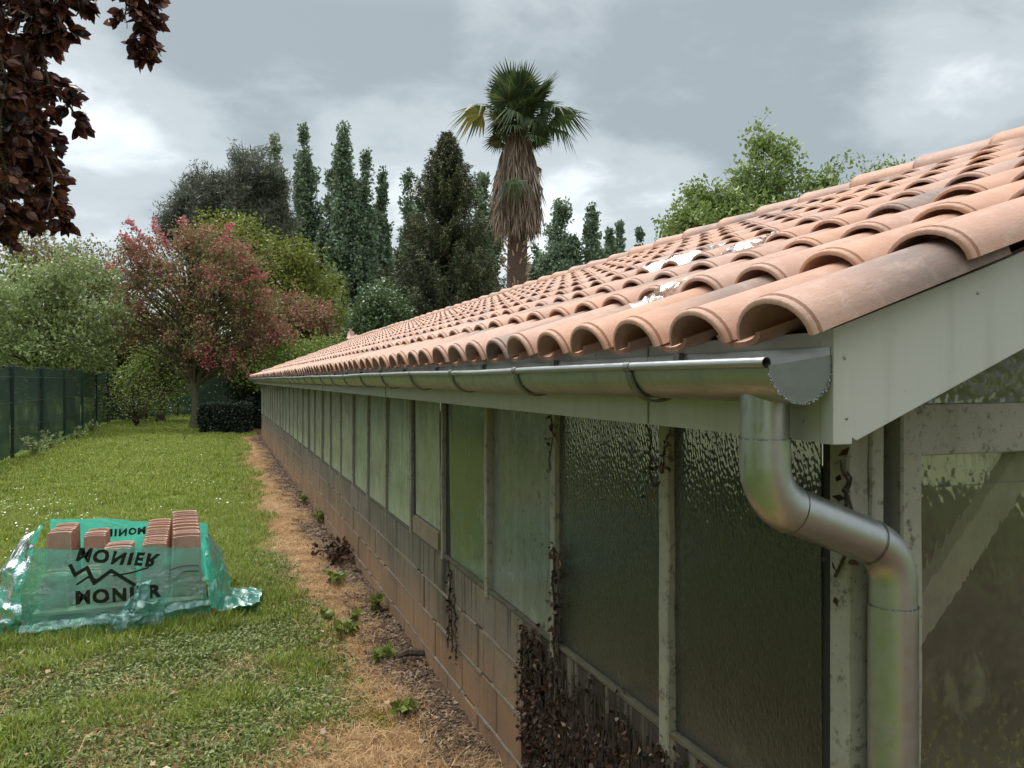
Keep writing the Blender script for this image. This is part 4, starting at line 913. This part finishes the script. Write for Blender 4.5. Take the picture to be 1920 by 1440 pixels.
# ------------------------------------------------------------------ pallet of tiles under film
PX0, PX1, PY0, PY1 = -1.08, -.10, 5.60, 6.38
M['pallet'] = simple('pallet_wood', (.36,.29,.20), .85, var=.35, scale=6)
PT = thing('pallet', 'wooden pallet on the grass carrying the shrouded tile stacks', 'pallet', (PX0, PY0, 0))
for i in range(5):
    b = MB(); b.box(0, PX1-PX0, 0, .11, 0, .018); b.build('board', M['pallet'], PT, loc=(0, i*.165, .105))
for i in range(3):
    b = MB(); b.box(0, .09, 0, .78, .015, .10); b.build('bearer', M['pallet'], PT, loc=(i*.445, 0, 0))
for i in range(3):
    b = MB(); b.box(0, PX1-PX0, 0, .10, 0, .015); b.build('board', M['pallet'], PT, loc=(0, i*.335, 0))
G_st = tile_geo(.40, .088, .075, .05, .045, .011, 8, bead=False)
me_st = tile_mesh('stacked_tile', G_st, M['tile']); ri = random.Random(9)
LIGHT = [tone_like(c_, .2, .3+c_*.3) for c_ in (.05,.25,.4,.6,.85,.95)]
def stack(x, y0, n, ztop, label, dx=0, yaw=0, lean=0, name='tile_stack', pitch=.034, zoff=.0, wsc=1.0, rnd=.0):
    T = thing(name, label, 'tile stack', (x, y0, .124)); 
    for i in range(n):
        # upright tile: length vertical, hollow side to the back
        o = link('tile', me_st, T); R = Matrix.Rotation(yaw, 4, 'Z')@Matrix.Rotation(lean, 4, 'X')@Matrix(((0,1,0,0),(0,0,-1,0),(1,0,0,0),(0,0,0,1)))
        R = Matrix.Rotation(yaw, 4, 'Z')@Matrix.Rotation(lean+ri.uniform(-.02,.02), 4, 'X')@Matrix(((0,-1,0),(0,0,1),(1,0,0))).to_4x4()
        o.location = (dx*i+ri.uniform(-.002,.002), .04+i*pitch, zoff*i+ri.uniform(-.007,.007)+rnd); o.rotation_euler = R.to_euler(); o.scale = ((ztop-.124)/.40, wsc, 1); o['tone'] = ri.choice(LIGHT)
stack(-.20, 5.66, 18, .525, 'tallest tile stack at the right end of the pallet, ribbed ends up', zoff=.0042, dx=-.002, lean=0, wsc=1.15, pitch=.036)
stack(-.40, 5.70, 18, .475, 'strapped tile stack just left of the tallest stack', zoff=.0042, wsc=1.0, pitch=.034)
stack(-.62, 5.64, 9, .465, 'low tile stack in the middle right of the pallet', wsc=1.1, pitch=.034)
stack(-.80, 6.05, 8, .50, 'short strapped tile stack at the back left, beside the empty gap', wsc=.9, pitch=.034)
stack(-1.0, 5.95, 12, .545, 'tile stack in the back left corner of the pallet', wsc=.95, pitch=.034)
stack(-.97, 5.62, 8, .33, 'half-height dark tile stack at the front left of the pallet', wsc=.95, pitch=.036)
stack(-.77, 5.62, 8, .33, 'half-height tile stack second from the front left corner', wsc=.9, pitch=.036)
M['strap'] = simple('strap', (.22,.20,.19), .5)
def film_mat(name, col, trf, clear=False):
    m, t, b, o = new_mat(name); g = NT(t); p = g.pos()
    d = g.n('ShaderNodeBsdfPrincipled', {'Base Color': (*col, 1), 'Roughness': .22, 'Specular IOR Level': .8}); tl = g.n('ShaderNodeBsdfTranslucent', {0: (*col, 1)})
    mx = g.n('ShaderNodeMixShader', {0: .6, 1: d.outputs[0], 2: tl.outputs[0]}); tr = g.n('ShaderNodeBsdfTransparent', {0: (*(min(1, .35+c_*1.0) for c_ in col), 1)})
    f = g.mr(g.noise(p, 3.5, 4), .35, .65, trf-.08, trf+.10); m2 = g.n('ShaderNodeMixShader', {0: f, 1: mx.outputs[0], 2: tr.outputs[0]})
    gl_ = g.n('ShaderNodeBsdfGlossy', {'Color': (1,1,1,1), 'Roughness': .20}); fr = g.n('ShaderNodeFresnel', {0: 1.5}); 
    bp = g.bump(g.noise(g.mapv(p, (1,1,1.6)), 9, 5, .6, 1.6), .6, .028)
    for q in (d, gl_, fr): g.l(bp, q.inputs['Normal'])
    m3 = g.n('ShaderNodeMixShader', {0: g.math('MULTIPLY', fr.outputs[0], 1.7, True), 1: m2.outputs[0], 2: gl_.outputs[0]}); g.l(m3.outputs[0], o.inputs[0]); return m
M['film'] = film_mat('teal_film', (.08,.66,.52), .16); M['film_clear'] = film_mat('clear_film', (.13,.46,.38), .56); M['film_mid'] = film_mat('folded_film', (.20,.50,.44), .30); M['ink'] = simple('black_ink', (.008,.010,.010), .35, bump=0)
FM = thing('plastic_shroud', 'torn teal plastic film with black lettering wrapped around the tile stacks', 'plastic film', (PX0, PY0, 0)); fl_ = Vector(FM.location)
def patch(name, rows, mat, nu=40, nv=24, amp=.012, seed=0, freq=6):
    """rows: list of lists of control points (bilinear patch chain)"""
    Rn, Cn = len(rows), len(rows[0]); b = MB()
    def ev(u, v):
        a = u*(Cn-1); c = v*(Rn-1); i, j = min(int(a), Cn-2), min(int(c), Rn-2); fu, fv = a-i, c-j; fu, fv = fu*fu*(3-2*fu)*.5+fu*.5, fv*fv*(3-2*fv)*.5+fv*.5
        P_ = [Vector(rows[j+y][i+x]) for y in (0,1) for x in (0,1)]; return P_[0].lerp(P_[1], fu).lerp(P_[2].lerp(P_[3], fu), fv)
    for jv in range(nv+1):
        for iu in range(nu+1):
            p = ev(iu/nu, jv/nv); q = p*freq+Vector((seed, seed*2, 0)); n_ = mnoise.noise(q)+.5*mnoise.noise(q*2.3)+.35*abs(mnoise.noise(q*3.7))
            p = p+Vector((.35*mnoise.noise(q+Vector((9,9,9))), -n_, .55*mnoise.noise(q*1.3)))*amp*1.6; p.z = max(p.z, .015); b.v.append(tuple(p-fl_))
    for j in range(nv):
        for i in range(nu): a = j*(nu+1)+i; b.f.append((a, a+1, a+nu+2, a+nu+1))
    o = b.build(name, M[mat], FM, smooth=True); o.data.shade_smooth(); return o
yf = 5.54
patch('front_film', [[(-1.12,yf-.05,.02),(-.8,yf-.03,.02),(-.45,yf-.03,.03),(-.06,yf+.0,.10)],[(-1.12,yf,.28),(-.8,yf,.25),(-.45,yf,.25),(-.08,yf+.02,.27)],[(-1.06,yf+.02,.535),(-.8,yf+.0,.515),(-.45,yf+.03,.505),(-.10,yf+.03,.465)]], 'film_clear', 80, 50, .017, 1)
patch('left_film', [[(-1.12,yf-.03,.03),(-1.40,5.6,.02),(-1.50,6.0,.02),(-1.38,6.4,.02)],[(-1.12,yf,.28),(-1.33,5.62,.30),(-1.38,6.0,.28),(-1.30,6.4,.26)],[(-1.06,yf+.02,.54),(-1.12,5.7,.57),(-1.14,6.0,.58),(-1.12,6.38,.58)]], 'film', 70, 44, .042, 4, 7)
patch('back_film', [[(-1.12,6.42,.05),(-.8,6.42,.05),(-.45,6.42,.05),(-.06,6.42,.05)],[(-1.12,6.41,.3),(-.8,6.41,.3),(-.45,6.41,.3),(-.06,6.41,.3)],[(-1.12,6.39,.585),(-.8,6.40,.565),(-.45,6.40,.52),(-.08,6.40,.48)]], 'film', 40, 20, .012, 7)
patch('right_film', [[(-.06,yf+.0,.10),(-.01,5.58,.03),(.05,5.75,.02),(.10,6.0,.02)],[(-.07,yf+.01,.26),(-.01,5.62,.25),(.04,5.8,.25),(.05,6.0,.27)],[(-.10,yf+.03,.50),(-.08,5.62,.52),(-.06,5.8,.50),(-.08,6.2,.48)]], 'film', 64, 44, .036, 9, 8)
patch('film_tail', [[(.0,5.66,.03),(.10,5.64,.03),(.18,5.68,.02),(.26,5.78,.02)],[(-.01,5.80,.17),(.09,5.82,.07),(.18,5.90,.05),(.29,5.98,.035)],[(.0,6.0,.12),(.10,6.05,.05),(.20,6.12,.04),(.30,6.18,.025)]], 'film', 44, 28, .026, 12, 11)
patch('crumpled_flap', [[(-.66,yf-.10,.02),(-.52,yf-.22,.02),(-.40,yf-.16,.03),(-.32,yf-.06,.06)],[(-.62,yf-.12,.12),(-.50,yf-.22,.14),(-.40,yf-.15,.15),(-.32,yf-.08,.18)],[(-.57,yf-.08,.15),(-.51,yf-.14,.18),(-.47,yf-.10,.19),(-.41,yf-.05,.17)],[(-.50,yf-.05,.21),(-.47,yf-.07,.25),(-.44,yf-.06,.29),(-.405,yf-.05,.31)]], 'film_mid', 40, 40, .040, 15, 9)
patch('bottom_fold', [[(-1.14,yf-.07,.015),(-.8,yf-.07,.015),(-.5,yf-.05,.02),(-.05,yf-.03,.05)],[(-1.12,yf-.10,.05),(-.8,yf-.09,.06),(-.5,yf-.06,.07),(-.05,yf-.05,.11)],[(-1.12,yf-.04,.09),(-.8,yf-.04,.10),(-.5,yf-.03,.11),(-.05,yf-.02,.14)]], 'film_clear', 60, 14, .02, 18, 12)
b = MB()
for z in (.30, .335): b.tube([(-.30+i*.03, 5.565-.0015*i, z+.004*i+.012*math.sin(i*.6)) for i in range(7)], .005, 4)
o = b.build('strap', M['ink'], FM); o.location = -fl_
def ink_poly(pts, wd, name='printed_mark', y=yf-.035):
    b = MB()
    for (xa_, za_), (xb_, zb_) in zip(pts[:-1], pts[1:]):
        d = Vector((xb_-xa_, 0, zb_-za_)).normalized()*wd*.4; n_ = Vector((-d.z, 0, d.x)).normalized()*wd/2; A, B = Vector((xa_, y, za_))-d, Vector((xb_, y, zb_))+d
        o = len(b.v); b.v += [tuple(A-n_), tuple(B-n_), tuple(B+n_), tuple(A+n_)]; b.f.append((o, o+1, o+2, o+3)); y -= .0004
    o = b.build(name, M['ink'], FM); o.location = -fl_
def text(s, x, z, size, flipz=False, rot=0, y=yf-.036, off=.05, shear=0, flipx=False):
    cu = bpy.data.curves.new('txt', 'FONT'); cu.body = s; cu.size = size; cu.offset = off*size; cu.resolution_u = 3; cu.space_character = 1.24; to = bpy.data.objects.new('txt', cu); COL.objects.link(to)
    dg_ = bpy.context.evaluated_depsgraph_get(); me = bpy.data.meshes.new_from_object(to.evaluated_get(dg_)); bpy.data.objects.remove(to)
    h_ = size*.7; c_, s_ = math.cos(rot), math.sin(rot)
    for v in me.vertices:
        u, t = v.co.x, v.co.y
        if flipz: t = h_-t
        if flipx: u = -u
        u += shear*t; u += .010*mnoise.noise((u*14, t*14, x)); t += .009*mnoise.noise((u*12, t*12, z+3)); q = Vector((x+u*c_-t*s_, y, z+u*s_+t*c_)); v.co = q-fl_
    me.materials.clear(); me.materials.append(M['ink']); link('printed_letters', me, FM)
text('MONIER', -.83, .455, .105, flipz=True, rot=-.16, shear=.12)
text('MONIER', -.83, .185, .110, rot=.0)
text('MONIER', -.50, .44, .07, flipx=True, y=6.37)
ink_poly([(-.855,.425),(-.83,.365),(-.765,.405),(-.725,.305),(-.63,.375),(-.50,.275)], .022, 'printed_mountain_line')
ink_poly([(-.82,.305),(-.76,.345),(-.70,.315)], .012, 'printed_mountain_line', yf-.030)
ink_poly([(-.62,.34),(-.52,.35),(-.42,.375)], .010, 'printed_mountain_line', yf-.030)
ink_poly([(-.52,.17),(-.50,.145),(-.48,.165),(-.52,.17)], .004, 'printed_mark', yf-.20)

# ------------------------------------------------------------------ things on the roof
def roofz(x): return ZB+PIT*(x-AE)+.075
M['white_film'] = film_mat('white_film', (.44,.38,.33), .62)
def scrap(px, py, wx, wy, label, seed):
    # find roof point on that sight line
    d = Vector(at(px, 1, py))-Vector((0,0,CH)); t = (ZB+.075-PIT*AE-CH)/(d.z-PIT*d.x); p = Vector((0,0,CH))+d*t; T = MB(); nu, nv = 16, 10
    for j in range(nv+1):
        for i in range(nu+1):
            u, v = i/nu-.5, j/nv-.5; x = v*wx; y = u*wy; ph = ((p.y+y-S0)/CS) % 1; ph = min(ph, 1-ph)*2; k_ = (p.x+x-AE)/ROW; lump = -.06*ph**2+.010
            T.v.append((x+.02*mnoise.noise((u*5, v*5, seed)), y, PIT*x+lump+.022*abs(mnoise.noise((u*7+seed, v*7, .5)))))
    for j in range(nv):
        for i in range(nu):
            a = j*(nu+1)+i; T.f.append((a, a+1, a+nu+2, a+nu+1))
    o = T.build('plastic_scrap', M['white_film'], None, loc=p, smooth=True); tag(o, label, 'plastic film', 'white plastic scraps on the roof')
scrap(1262,490,.13,.42,'crumpled white plastic lying on the roof tiles, largest of the scraps',1.1); scrap(1305,478,.11,.30,'white plastic bundle lying nearest the ridge of the two touching scraps',2.2)
scrap(1372,472,.10,.18,'small white plastic scrap right of the large crumpled one',3.3); scrap(1235,548,.09,.13,'small pinkish-white scrap nearest the eave',4.4); scrap(1413,455,.08,.18,'small white scrap closest to the ridge on the right',5.5)
T = thing('broken_tile', 'orange broken ridge tile sticking up at the far end of the ridge', 'roof tile', (AR, 23.6, 2.70))
for k in range(3): o = link('fragment', me_rid, T); o.location = (.05*k, .1*k-.1, .04*k); o.rotation_euler = (.3*k, -.5-.4*k, 1.2*k); o.scale = (.6, 1, 1); o['tone'] = 12.3

# ------------------------------------------------------------------ dead ivy on the wall
def ivy():
    T = thing('dead_ivy', 'dead brown ivy clinging to the block wall under the nearest panes', 'ivy', (AW-.01, 2.0, 0)); b = MB(); P = []; TN = []
    def stem(y, z0, z1, wig=.05, leaves=30, spread=.03, r=.004):
        n = 12; pts = []; yy = y
        for i in range(n+1):
            z = z0+(z1-z0)*i/n; yy += random.uniform(-1,1)*wig/n*2; pts.append(Vector((AW-.008-random.uniform(0,.008), yy, z)))
        b.tube([p-T.location for p in pts], [r*random.uniform(.6,1.2) for _ in pts], 4, cap=False)
        for k in range(leaves): p = pts[random.randrange(n)].lerp(pts[random.randrange(1, n+1)], .5) if random.random() < .2 else pts[random.randrange(n+1)]; P.append((p.x-abs(random.gauss(0,.006)), p.y+random.gauss(0,spread), p.z+random.gauss(0,.03))); TN.append(random.random())
    for i in range(230): y = random.uniform(1.12, 2.60)+.05; top = ZS-.02-random.uniform(0,.06); stem(y, random.uniform(-.02,.2), top-(random.random()**2)*.2, .08, random.randint(4,34), .014)
    for i in range(10): stem(random.uniform(2.62, 2.82), .10, ZS-.03, .04, 90, .025, .006)
    for y, z1 in ((3.78,.62),(3.86,.66),(3.72,.5)): stem(y, .12+random.random()*.2, z1, .08, 28, .012, .004)
    for y in (2.47,2.50): stem(y, ZS-.05, .98, .04, 60, .014, .004)
    for y, z0, z1 in ((1.86,1.28,1.46),(1.80,1.33,1.44),(1.17,1.2,1.42),(1.15,1.28,1.40),(2.54,1.25,1.5)): stem(y, z0, z1, .06, 16, .014, .003)
    tag(b.build('stems', M['ivy_stem'], T), kind='stuff'); P = np.array(P)-np.array(T.location); Vv, Fq = leaves_arrays(P, RNG.uniform(.010, .030, len(P)), rand_dirs(len(P), -.5), .6); tag(link('dead_leaves', np_mesh('dead_leaves', Vv, Fq, LM['ivy'], TN), T), kind='stuff')
M['ivy_stem'] = simple('ivy_stem', (.05,.035,.025), .9)
ivy()

# ------------------------------------------------------------------ ground cover through geometry nodes
def clump(name, n, rad, hmin, hmax, wd, lean, mat, broad=0.0, flat=False):
    P = np.zeros((n,3)); a = RNG.uniform(0, 2*PI, n); r_ = rad*np.sqrt(RNG.random(n)); P[:,0] = r_*np.cos(a); P[:,1] = r_*np.sin(a)
    H = RNG.uniform(hmin, hmax, n); la = RNG.uniform(0, 2*PI, n); ln = RNG.uniform(.1, lean, n); D = np.stack([np.cos(la)*ln, np.sin(la)*ln, np.ones(n)*(1 if not flat else .18)], 1); D /= np.linalg.norm(D, axis=1)[:,None]
    S = np.stack([-np.sin(la), np.cos(la), np.zeros(n)], 1); m1 = P+D*H[:,None]*.55; tip = P+D*H[:,None]+np.stack([np.cos(la), np.sin(la), -np.ones(n)*.5], 1)*(H*ln*.35)[:,None]
    w_ = wd*RNG.uniform(.6, 1.3, n)[:,None]; V = np.stack([P-S*w_*.5, P+S*w_*.5, m1+S*w_*(.45+broad), tip, m1-S*w_*(.45+broad)], 1)
    Fc = []; tn = RNG.random(n); idx = np.arange(n)*5
    Fq = np.concatenate([np.stack([idx, idx+1, idx+2, idx+4], 1)]); Ft = np.stack([idx+4, idx+2, idx+3, idx+3], 1)
    me = bpy.data.meshes.new(name); Vf = V.reshape(-1,3); fl = [tuple(q) for q in Fq]+[tuple(q[:3]) for q in Ft]; me.from_pydata(Vf.tolist(), [], fl); a_ = me.attributes.new('tone', 'FLOAT', 'FACE'); a_.data.foreach_set('value', np.concatenate([tn, tn]).astype(np.float32)); me.materials.append(mat); me.update()
    return bpy.data.objects.new(name, me)
def scatter(name, objs, P, S, mat_label, cat, kind='stuff', tilt=.12):
    col = bpy.data.collections.new(name+'_source')
    for o in objs: col.objects.link(o)
    n = len(P); me = bpy.data.meshes.new(name); me.vertices.add(n); me.vertices.foreach_set('co', P.astype(np.float32).ravel())
    a = me.attributes.new('rot', 'FLOAT_VECTOR', 'POINT'); a.data.foreach_set('vector', np.stack([RNG.normal(0,tilt,n), RNG.normal(0,tilt,n), RNG.uniform(0,2*PI,n)], 1).astype(np.float32).ravel())
    a = me.attributes.new('scl', 'FLOAT', 'POINT'); a.data.foreach_set('value', S.astype(np.float32)); a = me.attributes.new('pick', 'INT', 'POINT'); a.data.foreach_set('value', RNG.integers(0, len(objs), n).astype(np.int32)); me.update()
    o = link(name, me); tag(o, mat_label, cat, kind=kind); t = bpy.data.node_groups.new(name, 'GeometryNodeTree'); t.interface.new_socket('Geometry', in_out='INPUT', socket_type='NodeSocketGeometry'); t.interface.new_socket('Geometry', in_out='OUTPUT', socket_type='NodeSocketGeometry')
    gi = t.nodes.new('NodeGroupInput'); go = t.nodes.new('NodeGroupOutput'); ci = t.nodes.new('GeometryNodeCollectionInfo'); ci.inputs[0].default_value = col; ci.inputs[1].default_value = True; ci.inputs[2].default_value = True
    ip = t.nodes.new('GeometryNodeInstanceOnPoints'); ip.inputs['Pick Instance'].default_value = True
    def na(nm, ty): q = t.nodes.new('GeometryNodeInputNamedAttribute'); q.data_type = ty; q.inputs[0].default_value = nm; return q.outputs[0]
    t.links.new(gi.outputs[0], ip.inputs['Points']); t.links.new(ci.outputs[0], ip.inputs['Instance']); t.links.new(na('pick', 'INT'), ip.inputs['Instance Index'])
    er = t.nodes.new('FunctionNodeEulerToRotation'); t.links.new(na('rot', 'FLOAT_VECTOR'), er.inputs[0]); t.links.new(er.outputs[0], ip.inputs['Rotation']); t.links.new(na('scl', 'FLOAT'), ip.inputs['Scale']); t.links.new(ip.outputs[0], go.inputs[0])
    md = o.modifiers.new('scatter', 'NODES'); md.node_group = t; return o
def spots(n, x0, x1, y0, y1, fn=None, pw=1.0):
    X = RNG.uniform(x0, x1, n); Y = y0+(y1-y0)*RNG.random(n)**pw
    d = X*ST+Y*CT; xc = X*CT-Y*ST; keep = (d > 1.0) & (np.abs(xc) < d*.75+.8) & ((xc > -d*.75-.8))
    inpal = (X > -1.05) & (X < -.12) & (Y > 5.58) & (Y < 6.4); keep &= ~inpal
    if fn is not None: keep &= fn(X, Y)
    X, Y = X[keep], Y[keep]; return np.stack([X, Y, [gz(a, b_)-.004 for a, b_ in zip(X, Y)]], 1)
def nz(X, Y, f, s=0.): return np.array([mnoise.noise((a*f, b_*f, s)) for a, b_ in zip(X, Y)])
GRS = leaf_mat('grass_blade', [(0,(.10,.145,.02)),(.45,(.22,.29,.04)),(.8,(.31,.37,.06)),(1,(.48,.43,.17))], trans=.35, spec=.25)
GRD = leaf_mat('clover_leaf', [(0,(.07,.10,.022)),(.5,(.17,.215,.045)),(.85,(.25,.29,.08)),(1,(.38,.37,.18))], trans=.25, spec=.3)
STR = leaf_mat('straw', [(0,(.20,.11,.05)),(.5,(.48,.28,.125)),(1,(.66,.48,.26))], trans=.15, spec=.2)
DEB = leaf_mat('debris', [(0,(.035,.022,.015)),(.5,(.14,.085,.055)),(.85,(.27,.18,.115)),(1,(.42,.32,.23))], trans=.05, spec=.2)
MOS = leaf_mat('moss', [(0,(.10,.10,.015)),(.5,(.24,.20,.03)),(1,(.36,.30,.06))], trans=.2, spec=.2)
g_near = [clump('tuft', 150, .11, .02, .075, .0040, .9, GRS) for _ in range(5)]; g_tall = [clump('tuft', 60, .07, .05, .15, .0045, .7, GRS) for _ in range(3)]
g_far = [clump('tuft', 170, .28, .03, .075, .010, .8, GRS) for _ in range(4)]
weed = [clump('weed', 110, .18, .012, .038, .009, 1.6, GRD, .35) for _ in range(4)]
straw = [clump('straw', 90, .12, .03, .12, .0026, 5.0, STR, 0, True) for _ in range(4)]; debris = [clump('debris', 70, .10, .01, .045, .010, 4.0, DEB, .3, True) for _ in range(4)]; moss = [clump('moss', 120, .08, .006, .02, .005, 1.2, MOS, .2) for _ in range(3)]
edge = lambda X, Y: .46-.55*np.clip((4.2-Y)/1.4, 0, 1)+.22*nz(X, Y, .9, 4.)+.10*nz(X, Y, 3.1, 8.)
P = spots(9000, -7, .75, 2.2, 11, lambda X, Y: (X < edge(X, Y)+.05) & (nz(X, Y, 1.6, 2.) > -.22-.35*(Y > 5.5)+.42*(Y < 5)*(X > -1.2))); scatter('lawn_grass', g_near, P, RNG.uniform(.6, 1.25, len(P)), 'short mown grass of the near lawn', 'grass')
P = spots(1500, -7, .4, 2.4, 12, lambda X, Y: nz(X, Y, .8, 6.) > .12); scatter('long_grass', g_tall, P, RNG.uniform(.5, .95, len(P)), 'longer grass tufts dotted over the lawn', 'grass')
ring_ = np.concatenate([np.stack([RNG.uniform(-1.45,.15,90), RNG.uniform(5.25,5.52,90)],1), np.stack([RNG.uniform(-1.6,-1.2,50), RNG.uniform(5.3,6.5,50)],1)]); P = np.concatenate([ring_, np.zeros((140,1))-.02], 1); scatter('pallet_grass', g_tall, P, RNG.uniform(.5, 1.1, len(P)), 'uncut grass growing against the foot of the pallet', 'grass')
P = spots(16000, -7, .75, 10.5, 46, lambda X, Y: ((X < edge(X, Y)) | (Y > 23.2)) & (X > FA+.1), .8); scatter('far_lawn_grass', g_far, P, RNG.uniform(.7, 1.1, len(P)), 'short grass of the far lawn', 'grass')
P = spots(9000, -4.5, .7, 2.3, 7.5, lambda X, Y: (X < edge(X, Y)+.1) & (nz(X, Y, 1.1, 9.)+.30*(X > -1.2)-.22*(Y > 5.6) > -.10)); scatter('lawn_weeds', weed, P, RNG.uniform(.5, 1.0, len(P)), 'broad-leaved weeds and clippings in the near lawn', 'weeds')
P = spots(9500, -.35, 1.08, 1.8, 23, lambda X, Y: (X > edge(X, Y)-.12) & (X+.12*nz(X, Y, 2., 3.) < .93+.12*(Y < 3.4)), 1.6); P2 = spots(2600, -1.6, .6, 2.3, 6, lambda X, Y: nz(X, Y, 1.5, 21.)+.15*(X > -1) > .18); P = np.concatenate([P, P2]); scatter('dry_straw', straw, P, RNG.uniform(.4, .95, len(P)), 'orange dead grass in a strip along the greenhouse', 'dead grass')
P = spots(5200, .62, 1.09, 1.8, 23, lambda X, Y: X+.12*nz(X, Y, 2., 3.) > .84, 1.6); scatter('leaf_litter', debris, P, RNG.uniform(.4, .9, len(P)), 'brown leaf litter and soil crumbs at the foot of the block wall', 'leaf litter')
P = spots(4200, -4, .6, 2.3, 7, lambda X, Y: nz(X, Y, 1.9, 12.)+.25*(X > -1.3) > .15); scatter('scattered_litter', debris, P, RNG.uniform(.25, .6, len(P)), 'scattered dry clippings on the worn lawn', 'leaf litter')
P = spots(1200, .30, .75, 3.6, 5.2, lambda X, Y: nz(X, Y, 2.2, 1.) > -.1); scatter('moss_patch', moss, P, RNG.uniform(.5, 1.0, len(P)), 'yellow moss patch between the lawn and the dead grass', 'moss')
# tiny flowers
def flowers(name, n, col, label, x0, x1, y0, y1, thr, s):
    m = simple(name+'_petal', col, .6, var=.1, bump=0); P = spots(n, x0, x1, y0, y1, lambda X, Y: nz(X, Y, .5, s) > thr); c = MB()
    c.add([(math.cos(k*PI/3)*.011, math.sin(k*PI/3)*.011, .055+.002*(k % 2)) for k in range(6)], [tuple(range(6))]); me = bpy.data.meshes.new('bloom'); me.from_pydata(c.v, [], c.f); me.materials.append(m); me.update()
    scatter(name, [bpy.data.objects.new('bloom', me)], P, RNG.uniform(.6, 1.2, len(P)), label, 'flowers', tilt=.4)
flowers('daisies', 1700, (.75,.75,.70), 'tiny white daisies sprinkled over the far lawn', -3.6, .3, 7, 24, .0, 3.); flowers('daisies', 700, (.75,.75,.70), 'tiny white daisies on the lawn left of the pallet', -3.6, -1.3, 6, 12, -.2, 5.); flowers('buttercups', 500, (.70,.50,.03), 'tiny yellow buttercups near the fence and lawn edge', -3.6, -.6, 6, 22, .1, 8.)
FL = leaf_mat('fallen_leaf', [(0,(.20,.09,.05)),(.5,(.42,.24,.13)),(1,(.60,.48,.34))], trans=.1)
P = spots(170, -2.2, .9, 2.3, 6); ax = rand_dirs(len(P)); ax[:,2] *= .15; P[:,2] += .045; Vv, Fq = leaves_arrays(P, RNG.uniform(.02, .055, len(P)), ax, .6); tag(link('fallen_leaves', np_mesh('fallen_leaves', Vv, Fq, FL, RNG.random(len(P)))), 'curled tan fallen leaves lying on the worn lawn', 'leaf litter', kind='stuff')
# leafy weeds by the wall and fence
def weedplant(x, y, h, n, label, mat='fresh', ls=.06):
    T = thing('weed_plant', label, 'weed', (x, y, gz(x, y)-.01), 0, 'leafy weeds'); b = MB(); P = []
    for i in range(n): a = random.uniform(0,2*PI); r_ = h*random.uniform(.15,.7); e_ = Vector((math.cos(a)*r_, math.sin(a)*r_, h*random.uniform(.4,1))); b.tube([(0,0,0), (e_.x*.4, e_.y*.4, e_.z*.7), e_], [.004,.003,.001], 4, cap=False); P += [(e_*random.uniform(.5,1.02))[:] for _ in range(7)]
    tag(b.build('stems', M['green_stem'], T), kind='stuff'); P = np.array(P); Vv, Fq = leaves_arrays(P, RNG.uniform(.6,1.2,len(P))*ls, rand_dirs(len(P), .3), .55, .08); tag(link('leaves', np_mesh('leaves', Vv, Fq, LM[mat], RNG.random(len(P))), T), kind='stuff')
M['green_stem'] = simple('green_stem', (.10,.14,.04), .6)
for px, py, h_, n, lb in ((632,1092,.16,7,'bright green leafy weed halfway along the litter strip, largest of the weeds'), (612,1150,.09,5,'small green weed in the orange dead grass'), (648,1180,.12,6,'green weed in the litter right below the bright leafy weed'), (706,1140,.12,6,'green weed pressed against the block wall'),
      (606,975,.13,6,'upright weed by the wall farther along'), (655,1160,.08,4,'tiny weed beside the wall base'), (760,1330,.08,5,'low pale weed in the near dead grass'), (718,1225,.1,5,'grey-green weed at the moss edge'), (590,940,.12,5,'faint weed near the far half of the wall')):
    x, y = gnd(px, py); weedplant(min(x, 1.04), y, h_, n, lb)
for px, py, h_, lb in ((60,845,.55,'leafy weeds at the foot of the fence, leftmost clump'), (110,825,.45,'leafy weeds at the foot of the fence, second clump'), (150,812,.35,'leafy weeds at the foot of the fence, third clump'), (20,860,.5,'leafy weeds at the foot of the fence at the left edge')):
    x, y = gnd(px, py); weedplant(max(x, FA+.35), y, h_, 16, lb, 'pale', .10)
x, y = gnd(775, 1230); b = MB(); b.tube([(-.09,-.02,.01),(-.03,.01,.02),(.05,0,.015),(.10,-.01,.012)], [.012,.022,.020,.008], 6); o = b.build('bark_piece', M['bark'], None, loc=(x, y, 0), rot=(0,0,-.2)); tag(o, 'dark piece of bark lying in the litter by the wall', 'bark')
x, y = gnd(650, 1045); C_ = np.array([[0,0,.05]]); P = RNG.normal(size=(260,3))*np.array([.09,.14,.05]); P[:,2] = np.abs(P[:,2])+.01; Vv, Fq = leaves_arrays(P, RNG.uniform(.03,.07,260), None, .6)
o = link('dead_leaf_heap', np_mesh('dead_leaf_heap', Vv, Fq, LM['ivy'], RNG.random(260)*.4+.55), None, loc=(1.0, y, 0)); tag(o, 'small heap of curled brown leaves against the wall', 'leaf litter', kind='stuff')
x, y = gnd(343, 830); b = MB(); b.tube([(0,0,0),(.04,0,.12),(.10,0,.22)], [.012,.012,.006], 5); b.tube([(.05,0,.13),(.0,0,.2)], [.01,.004], 5); o = b.build('twig', M['bark'], None, loc=(x, y, 0), rot=(0,0,-.3)); tag(o, 'short dark twig sticking up from the far lawn', 'twig')
